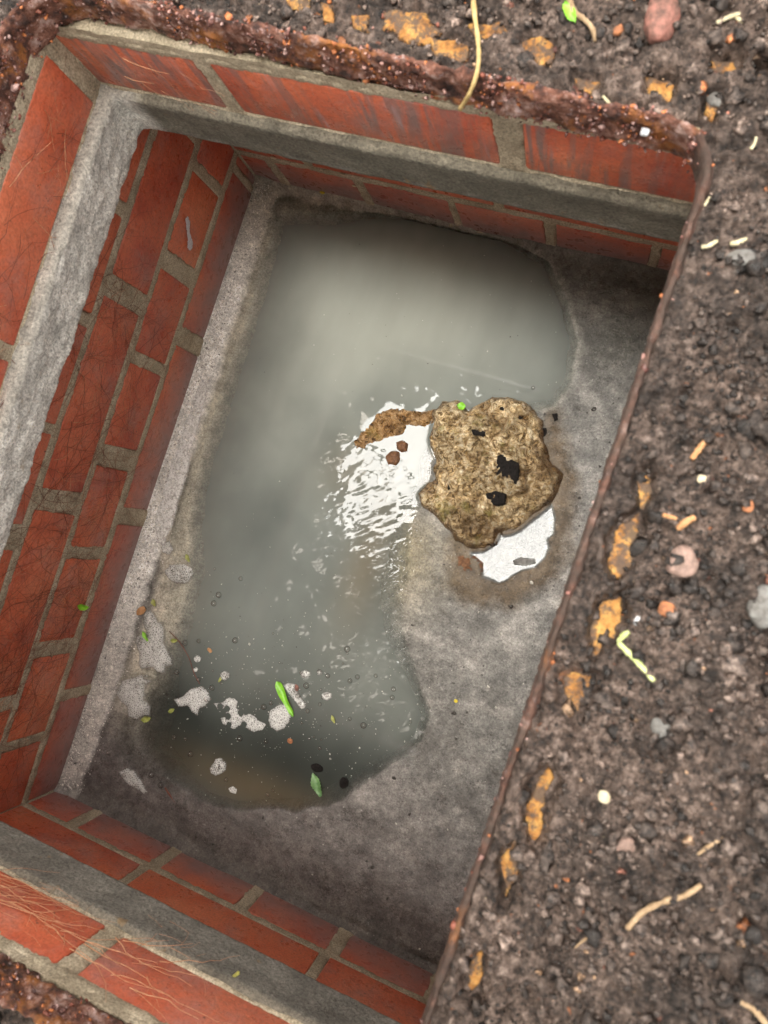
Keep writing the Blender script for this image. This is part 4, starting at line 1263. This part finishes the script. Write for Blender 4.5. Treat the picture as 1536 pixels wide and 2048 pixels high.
def z4(L_): return [(200+a*300/1229, 1100+b*500/2048) for a, b in L_]
def z5(L_): return [(450+a*400/1536, 1250+b*400/1536) for a, b in L_]


foam(z4([(530, 160), (570, 120), (640, 108), (700, 110), (760, 140), (775, 190), (745, 250), (700, 282), (620, 270), (560, 240), (530, 200)]), "oval foam patch with dark ringed bubbles at the left bank", seed=1)
foam(z4([(360, 510), (420, 480), (460, 520), (480, 580), (520, 600), (540, 660), (530, 760), (600, 880), (600, 940), (550, 960), (530, 1020), (480, 1010), (430, 970), (340, 980), (310, 930), (320, 850), (290, 750), (300, 700), (380, 670), (350, 600)]), "tall foam patch against the left bank", seed=2, h=5)
foam(z4([(180, 1060), (290, 1030), (340, 1010), (390, 1050), (425, 1080), (380, 1110), (370, 1220), (420, 1280), (410, 1350), (350, 1370), (300, 1400), (230, 1370), (220, 1290), (170, 1250), (130, 1180)]), "grey foam patch below the tall one at the left bank", seed=3, h=4)
foam(z4([(600, 1220), (680, 1190), (740, 1130), (840, 1110), (890, 1150), (915, 1220), (870, 1280), (820, 1300), (800, 1360), (750, 1330), (720, 1280), (640, 1290)]), "kite shaped foam patch in the middle left of the water", seed=4, h=3)
foam(z4([(905, 1250), (1000, 1240), (1060, 1190), (1140, 1210), (1130, 1290), (1180, 1320), (1240, 1340), (1310, 1400), (1360, 1430), (1330, 1480), (1240, 1490), (1160, 1430), (1100, 1470), (1000, 1430), (990, 1380), (1040, 1350), (960, 1300)]), "long lacy film of foam between kite shaped patch and grass blade", seed=5, h=1.2, holes=9, wobble=2.5)
foam(z5([(340, 650), (400, 610), (460, 600), (500, 640), (520, 690), (500, 740), (460, 800), (400, 820), (350, 790), (330, 730)]), "swirled foam patch under the lower end of the grass blade", seed=6, h=2)
foam(z5([(440, 460), (490, 440), (545, 450), (555, 500), (590, 560), (625, 600), (620, 640), (590, 650), (550, 600), (500, 540)]), "bubbly foam along the right side of the grass blade", seed=7, h=4)
foam(z4([(150, 1810), (220, 1780), (280, 1800), (330, 1870), (370, 1930), (400, 1980), (370, 2010), (310, 1970), (230, 1930), (180, 1870)]), "slanting foam patch at the lower left corner of the water", seed=8, h=3)
foam(z4([(900, 1790), (950, 1710), (990, 1700), (1035, 1740), (1040, 1800), (1000, 1840), (950, 1850), (910, 1830)]), "round foam bubble cluster floating alone near the lower end of the water", seed=9, h=4)
foam(z4([(1045, 1950), (1090, 1925), (1130, 1960), (1115, 2000), (1070, 1990)]), "small round foam dot below the lone cluster", seed=10, h=2)
foam(z4([(985, 1010), (1020, 985), (1065, 1010), (1072, 1050), (1030, 1075), (990, 1060)]), "small bright foam cluster touched by a tiny leaf", seed=11, h=4)
foam(z5([(580, 360), (620, 345), (655, 360), (655, 395), (615, 408), (585, 395)]), "small foam cluster above right of the grass blade", seed=12, h=3)
foam(z5([(700, 350), (730, 338), (755, 360), (745, 385), (710, 388)]), "small round foam cluster right of its twin above the blade", seed=13, h=3)
foam(z5([(740, 530), (780, 505), (820, 520), (825, 560), (790, 585), (750, 570)]), "foam cluster with one black bubble right of the grass blade", seed=14, h=3)
foam(z4([(770, 880), (800, 858), (830, 880), (825, 915), (790, 925), (768, 905)]), "small foam dot on the water right of the thin dark twig", seed=15, h=2)
foam(z4([(760, 970), (790, 955), (812, 975), (800, 1000), (770, 1000)]), "small foam dot below its neighbour on the thin twig", seed=16, h=2)
# frothy strip where the fillet meets the shallow water
foam([(372, 850), (392, 800), (412, 760), (424, 780), (408, 850), (394, 905), (380, 960), (366, 1010), (352, 1060), (338, 1092), (322, 1085), (316, 1040), (328, 990), (341, 940), (354, 895)],
     "white frothy strip along the foot of the left wall", seed=17, h=2.6, z=6.5, wobble=3, mat=FROTH)
foam([(328, 1085), (345, 1080), (352, 1100), (342, 1112), (328, 1105)], "little froth dot at the lower end of the white strip", seed=18, h=3, z=1)

# bubbles: thin hemispheres
def bubble_mesh():
    bm = bmesh.new(); bmesh.ops.create_uvsphere(bm, u_segments=16, v_segments=10, radius=S)
    bmesh.ops.delete(bm, geom=[v for v in bm.verts if v.co.z < -0.3*S], context='VERTS')
    me = bpy.data.meshes.new("bubble"); bm.to_mesh(me); bm.free()
    me.polygons.foreach_set("use_smooth", np.full(len(me.polygons), True)); me.materials.append(BUBBLE)
    return me


BM_ = bubble_mesh()


def where(px, py):
    if py < 1180: return "by the upper left bank of the water"
    if px < 300: return "in the lower left corner of the water"
    if py > 1500: return "on the dark water at the lower end"
    if px < 430: return "on the water between the left bank foam patches"
    if px < 560: return "on the water left of the grass blade"
    if py < 1345: return "on the water above the grass blade"
    if px > 760: return "at the right edge of the lower water"
    return "on the water just right of the grass blade"


def bubble(px, py, r, z=WATER_Z, label=None, group="loose bubbles floating on the murky water"):
    size = "tiny" if r < 1.6 else "small" if r < 2.0 else "medium" if r < 2.5 else "larger" if r < 3 else "largest size"
    if label is None: label = size+" clear round bubble floating loose "+where(px, py)
    if label == "foam": label = size+" bubble in foam "+where(px, py)
    o = bpy.data.objects.new("bubble", BM_); COL.objects.link(o)
    q = P(px, py, z); o.location = Vector((q[0], q[1], z+r*0.25))*S; o.scale = (r, r, r*0.9)
    tag(o, label or "small clear round bubble floating loose on the murky water", "bubble", group)


loose = z4([(940, 155), (975, 367), (935, 437), (680, 592), (555, 470), (700, 760), (812, 745), (630, 1000), (925, 990), (920, 1128), (815, 1492), (612, 1530), (705, 1545), (745, 1670), (325, 1668), (235, 1665), (68, 1660), (425, 1840), (500, 1925), (1035, 1880), (808, 1060), (550, 1180), (480, 1220), (445, 1550), (1110, 740), (1155, 235)])
loose += z5([(370, 65), (420, 290), (940, 215), (940, 185), (905, 293), (1158, 390), (740, 495), (730, 608), (355, 598), (300, 628), (790, 390), (1018, 398), (960, 428), (1065, 770), (636, 660), (590, 750), (730, 945), (740, 880), (685, 858), (650, 870), (1285, 555), (1425, 742), (370, 1268), (330, 1300), (960, 720), (1295, 492), (625, 465), (318, 893), (115, 870)])
rr = random.Random(3)
sz = {}
for i, (a, b) in enumerate(loose):
    bubble(a, b, rr.choice([1.5, 1.9, 2.4, 2.9, 3.8]))
bubble(1066, 776, 2.3, label="single shiny bubble on the calm water above the sludge lump", group=None)
onfoam = z4([(735, 180), (690, 160), (610, 190), (640, 160), (665, 190), (705, 235), (680, 215), (590, 175), (430, 560), (420, 610), (440, 810), (380, 770), (340, 740), (400, 920), (310, 1115), (375, 1045), (380, 1310), (280, 1380), (870, 1220), (830, 1140), (985, 1780), (970, 1750), (960, 1800), (920, 1790), (1020, 1025), (1040, 1040), (200, 1840), (300, 1930), (480, 800), (500, 860), (330, 760), (365, 560)])
onfoam += z5([(515, 530), (575, 600), (780, 540), (500, 470), (530, 500), (600, 380), (725, 360), (560, 545)])
onfoam = onfoam + [(a+rr.gauss(0, 7), b+rr.gauss(0, 7)) for a, b in onfoam*2]
for i, (a, b) in enumerate(onfoam):
    bubble(a, b, rr.choice([1.8, 2.4, 3.0]) if i < 40 else rr.choice([0.9, 1.2, 1.7]), z=WATER_Z+3.4, label="foam", group="bubbles sitting in the foam patches")

# tiny specks afloat and on the concrete
n = 2600
cand = np.column_stack([RNG.uniform(20, 500, n*3), RNG.uniform(20, 790, n*3)])
d = sdf(cand[:, 0], cand[:, 1], WATER_POLY)
q = P(560, 1400); q2 = P(480, 1450)
prob = 0.06+0.9*np.exp(-(((cand[:, 0]-q[0])/150)**2+((cand[:, 1]-q[1])/85)**2))
keep = (d < -3) & (RNG.random(len(cand)) < prob)
c1 = cand[keep]; r1 = np.clip(RNG.lognormal(-0.9, 0.5, len(c1)), 0.15, 1.3)
V1, F1, T1 = lumps(np.column_stack([c1, np.full(len(c1), WATER_Z+0.1)]), r1, ICO1, lambda n, r: np.where(r.random((n, 1)) < 0.72, np.array((0.42, 0.42, 0.38)), np.array((0.03, 0.025, 0.02))), flat=0.4, seed=3)
tag(mesh_obj("floating_specks", V1, F1, GRIT, colors=T1), "tiny pale and dark specks of scum afloat on the water", "debris", kind='stuff')
n = 2600
cand = np.column_stack([RNG.uniform(200, 540, n), RNG.uniform(10, 700, n)])
d = sdf(cand[:, 0], cand[:, 1], WATER_POLY); dd = sdf(cand[:, 0], cand[:, 1], CLUMP_POLY); dp = sdf(cand[:, 0], cand[:, 1], PUDDLE_POLY)
prob = 0.22+0.8*np.exp(-np.maximum(dd, 0)/40)
keep = (d > 4) & (dd > 1) & (dp > 1) & (RNG.random(n) < prob)
c2 = cand[keep]; r2 = np.clip(RNG.lognormal(-0.45, 0.6, len(c2)), 0.3, 3.2)
V2, F2, T2 = lumps(np.column_stack([c2, floor_height(c2[:, 0], c2[:, 1])]), r2, ICO1, lambda n, r: np.where(r.random((n, 1)) < 0.85, np.array((0.03, 0.025, 0.02)), np.array((0.45, 0.43, 0.38))), flat=0.5, seed=4)
tag(mesh_obj("dirt_specks", V2, F2, GRIT, colors=T2), "tiny black specks of soil strewn over the grey concrete", "debris", kind='stuff')
# grit on the left fillet
n = 9000
cand = np.column_stack([np.abs(RNG.normal(10, 9, n))+1, RNG.uniform(5, 800, n)])
r3 = np.clip(RNG.lognormal(-0.55, 0.4, n), 0.25, 1.6)
fh = floor_height(cand[:, 0], cand[:, 1]); keep = fh > WATER_Z-1
V3, F3, T3 = lumps(np.column_stack([cand[keep], fh[keep]]), r3[keep], ICO1, lambda n, r: np.clip(r.normal(0.64, 0.22, (n, 1)), 0.08, 0.88)*np.array((1.0, 0.95, 0.87)), flat=0.7, seed=5)
tag(mesh_obj("fillet_grit", V3, F3, GRIT, colors=T3), "pale gritty sand stuck along the foot of the left wall", "grit", kind='stuff')

# ------------------------------------------------------------------ fine roots
def root_set(starts, n_seg, plane, mat, r0, seed, seg=9, wander=0.5, branch=0.22, label="", drift=(0.0, 0.0), lift=(1.5, 5.0)):
    """roots creeping over a wall: plane maps (s, z, off) -> xyz"""
    R = random.Random(seed); V = []; F = []
    def grow(s, z, ang, n, r, depth):
        pts = []; off = R.uniform(*lift)
        for i in range(n):
            pts.append((s, z, off, r*(1-0.75*i/n)))
            ang += R.gauss(0, wander*0.5)
            s += seg*math.cos(ang)*R.uniform(0.6, 1.3)+drift[0]; z += seg*math.sin(ang)*R.uniform(0.6, 1.3)+drift[1]
            off = max(0.9, off+R.gauss(0, 0.9))
            if depth < 2 and R.random() < branch: grow(s, z, ang+R.choice([-1, 1])*R.uniform(0.4, 1.1), max(3, int((n-i)*0.6)), r*0.7*(1-0.6*i/n), depth+1)
        if len(pts) < 3: return
        C = np.array([plane(a, b, c) for a, b, c, _ in pts]); rad = np.array([p[3] for p in pts])
        T = np.gradient(C, axis=0); T /= np.linalg.norm(T, axis=1)[:, None]+1e-9
        A = np.cross(T, (0.3, 0.4, 0.86)); A /= np.linalg.norm(A, axis=1)[:, None]+1e-9; B = np.cross(T, A)
        base = sum(len(v) for v in V)
        ang3 = np.array([0, 2.094, 4.189])
        V.append((C[:, None]+np.maximum(rad, 0.09)[:, None, None]*(A[:, None]*np.cos(ang3)[None, :, None]+B[:, None]*np.sin(ang3)[None, :, None])).reshape(-1, 3))
        m_ = len(C); i = np.arange(m_-1)[:, None]*3; j = np.arange(3)[None]; j2 = (j+1) % 3
        F.append(base+np.stack([i+j, i+j2, i+3+j2, i+3+j], -1).reshape(-1, 4))
    for (s, z, a) in starts: grow(s, z, a, R.randint(int(n_seg*0.6), n_seg), r0*R.uniform(0.6, 1.2), 0)
    o = mesh_obj("fine_roots", np.concatenate(V), np.concatenate(F), mat)
    return tag(o, label, "roots", kind='stuff')


wallL = lambda s, z, o_: (0.8+o_, s, z)
wallU = lambda s, z, o_: (UL+1+o_, s, z)
slabL = lambda s, z, o_: (48+o_, s, z)
nearU = lambda s, z, o_: (s, UB+1+o_, z)
R0 = random.Random(12)
st = [(R0.uniform(30, 600), R0.uniform(110, 288), R0.uniform(-3.0, -0.2)) for _ in range(190)]
root_set(st, 22, wallL, DARK_ROOT, 0.27, 1, seg=8, wander=0.36, branch=0.16, label="web of hair thin dark red roots spread over the left brick wall")
st = [(R0.uniform(60, 560), R0.uniform(90, 286), R0.uniform(-2.6, -0.5)) for _ in range(90)]
root_set(st, 9, wallL, PALE_ROOT, 0.22, 2, label="sparse pale orange root hairs on the left brick wall")
st = [(R0.uniform(380, 700), R0.uniform(345, 405), R0.uniform(-3.0, 0.1)) for _ in range(34)]
root_set(st, 10, wallU, DARK_ROOT, 0.28, 3, label="thin dark roots on the upper left bricks below the rusty corner")
st = [(R0.uniform(400, 705), R0.uniform(350, 408), R0.uniform(-2.4, -0.6)) for _ in range(12)]
root_set(st, 7, wallU, PALE_ROOT, 0.3, 4, label="pale orange root hairs on the upper left bricks")
st = [(R0.uniform(130, 200), R0.uniform(355, 395), R0.uniform(-0.5, 0.15)) for _ in range(14)] + [(R0.uniform(230, 330), R0.uniform(350, 400), R0.uniform(-0.6, 0.3)) for _ in range(12)]
root_set(st, 13, nearU, PALE_ROOT, 0.42, 5, wander=0.25, branch=0.18, label="pale tan roots trailing across the near upper bricks", lift=(2, 8))
st = [(R0.uniform(40, 170), R0.uniform(180, 286), R0.uniform(-2.3, -0.8)) for _ in range(26)]
root_set(st, 9, wallL, PALE_ROOT, 0.45, 6, wander=0.9, label="matted pinkish roots in the lower left corner of the chamber", lift=(2, 12))
farU = lambda s, z, o_: (s, UT-1-o_, z)
root_set([(90, 395, -0.6), (110, 392, -0.9), (75, 370, -0.4)], 7, farU, PALE_ROOT, 0.3, 7, wander=0.3, label="three pale roots on the far upper brick next to the corner")

# ------------------------------------------------------------------ tree added overhead, out of view, to block light and shape reflections
tree = empty("blocker_tree", (-1300, 1500, 440))
tag(tree, "leafy tree added unseen over the opening to shape sky reflections and shade", "tree")
BARK = simple("blocker_tree_bark", (0.07, 0.055, 0.04), (0.16, 0.13, 0.10), 30, 0.9, 0.01)
mm_ = Mat("blocker_tree_leaf"); cc = mm_.ramp(mm_.noise(6, 3), [(0.3, (0.04, 0.09, 0.015)), (0.7, (0.10, 0.20, 0.04))])
trl = mm_.n("ShaderNodeBsdfTranslucent"); mm_.L(cc, trl.inputs[0]); mm_.done(cc, 0.5)
mxx = mm_.n("ShaderNodeMixShader"); mxx.inputs[0].default_value = 0.4; mm_.L(mm_.b.outputs[0], mxx.inputs[1]); mm_.L(trl.outputs[0], mxx.inputs[2]); mm_.L(mxx.outputs[0], mm_.out.inputs[0])
BLOCKER_LEAF = mm_.m
limbs = [[(-1300, 1500, 420), (-1290, 1480, 1200), (-1200, 1380, 2000), (-1000, 1200, 2600), (-700, 900, 3000)]]
for k_ in range(9):
    a_ = -1.9+k_*0.36; L_ = 1500+300*math.sin(k_*2.3); h0 = 1500+k_*150
    p0 = np.array((-1230, 1420, h0))
    limbs.append([tuple(p0), tuple(p0+np.array((math.cos(a_)*L_*0.4, math.sin(a_)*L_*0.4, 260))), tuple(p0+np.array((math.cos(a_+0.1)*L_*0.8, math.sin(a_+0.1)*L_*0.8, 330)))])
for k_, l_ in enumerate(limbs):
    ob = tube("trunk" if k_ == 0 else "limb", l_, [110, 95, 70, 50, 30] if k_ == 0 else [34, 22, 9], BARK, sides=10, seed=k_)
    ob.location = Vector(ob.location)-tree.location; ob.parent = tree
GAP = PL([(715, 826), (760, 812), (900, 812), (1010, 800), (1200, 900), (1200, 1250), (920, 1215), (880, 1075), (790, 1030), (668, 1085), (676, 1020)])  # leaf-free gap shaped so open sky mirrors beside the lump
rt = np.random.default_rng(55)
nl = 26000
ctr = np.column_stack([rt.uniform(-2100, 1700, nl), rt.uniform(-1300, 2400, nl), rt.uniform(1500, 2500, nl)])
t_ = 885.1/(ctr[:, 2]+885.1)
fx_, fy_ = CAM[0]+(ctr[:, 0]-CAM[0])*t_, CAM[1]+(ctr[:, 1]-CAM[1])*t_
gd = sdf(fx_, fy_, GAP)
extra = rt.random(nl) < 0
clus = fbm(ctr[:, 0]/330, ctr[:, 1]/330, ctr[:, 2]/400, seed=56)
keepl = (gd > 2) & ((clus > -0.12) | (gd < 110) | ((fy_ < 430) & (clus > -0.4))) & ((gd < 130) | (rt.random(nl) < np.where(fy_ < 430, 0.95, 0.30)))  # near side kept dense, standing in for a person's shade
keepl &= ((gd < 130) & (ctr[:, 0] < 520)) | (ctr[:, 0] < np.where(ctr[:, 1] < 200, 1600, 330))
ctr = ctr[keepl]; nl = len(ctr)
lf = np.array([(-0.5, 0, 0), (-0.2, 0.2, 0.05), (0.15, 0.19, 0.05), (0.5, 0, 0), (0.15, -0.19, 0.05), (-0.2, -0.2, 0.05), (0, 0, -0.02)])
A1 = rt.uniform(0, 6.28, nl); A2 = rt.normal(0, 0.55, nl); A3 = rt.normal(0, 0.55, nl); LS = rt.uniform(60, 115, nl)
Vl = lf[None]*LS[:, None, None]
def rot2(V, a, i, j):
    c_, s_ = np.cos(a)[:, None], np.sin(a)[:, None]; W_ = V.copy()
    W_[..., i] = V[..., i]*c_-V[..., j]*s_; W_[..., j] = V[..., i]*s_+V[..., j]*c_
    return W_
Vl = rot2(rot2(rot2(Vl, A2, 0, 2), A3, 1, 2), A1, 0, 1)+ctr[:, None]
Fl = (np.array([[6, 0, 1], [6, 1, 2], [6, 2, 3], [6, 3, 4], [6, 4, 5], [6, 5, 0]])[None]+(np.arange(nl)*7)[:, None, None]).reshape(-1, 3)
ob = mesh_obj("blocker_tree_crown", Vl.reshape(-1, 3)-np.array((-1300, 1500, 440)), Fl, BLOCKER_LEAF, parent=tree, smooth=False)
ob['kind'] = 'stuff'

# pale mineral specks on the far lower wall
def on_far_wall(px, py):
    d = ROT @ np.array([(px-768)/FPX, -(py-1024)/FPX, -1.0]); t = (LEN-1.5-CAM[1])/d[1]
    return CAM+d*t
for (a, b, r_, w_) in [(546, 316, 3.2, "leftmost and largest"), (586, 326, 2.2, "second"), (686, 350, 2.6, "third from the corner"), (708, 372, 2.2, "low")]:
    c_ = on_far_wall(a, b); v = ICO2[0]*np.array((r_*1.3, 0.8, r_*0.7)); v = v*(1+0.25*vnoise(v[:, 0]+a, v[:, 1], v[:, 2])[:, None])
    tag(mesh_obj("mineral_speck", v, ICO2[1], CREAM_STONE, loc=c_), w_+" pale speck stuck on the far lower bricks near the left corner", "speck", "pale specks on the far wall")

# lime smear on a left wall brick
q = (0.0, 0.0)
sm = np.array([(672, 100), (678, 97), (684, 101), (690, 112), (700, 118), (704, 126), (698, 128), (690, 120), (682, 112), (674, 108)], float)
lo = sm.min(0)
bpy.context.view_layer.update()
def smear(name, poly_sz, plane, label, seed):
    gx = np.arange(poly_sz[:, 0].min()-1, poly_sz[:, 0].max()+1, 0.7); gy = np.arange(poly_sz[:, 1].min()-1, poly_sz[:, 1].max()+1, 0.7)
    A, B = np.meshgrid(gx, gy, indexing='ij'); d = sdf(A, B, poly_sz)+0.9*fbm(A/2, B/2, seed=seed)
    f = grid_faces(len(gx), len(gy)); f = f[(d.ravel()[f] < 0).all(1)]
    off = 1.0+0.4*np.clip(-d, 0, 1)
    V = np.array([plane(a, b, c) for a, b, c in zip(A.ravel(), B.ravel(), off.ravel())])
    V, f = compact(V, f)
    return tag(mesh_obj(name, V, f, LIME), label, "lime smear")
smear("lime_smear", sm, lambda s, z, o_: (o_+0.4, s, z), "short white lime smear on a left wall brick near the far corner", 5)
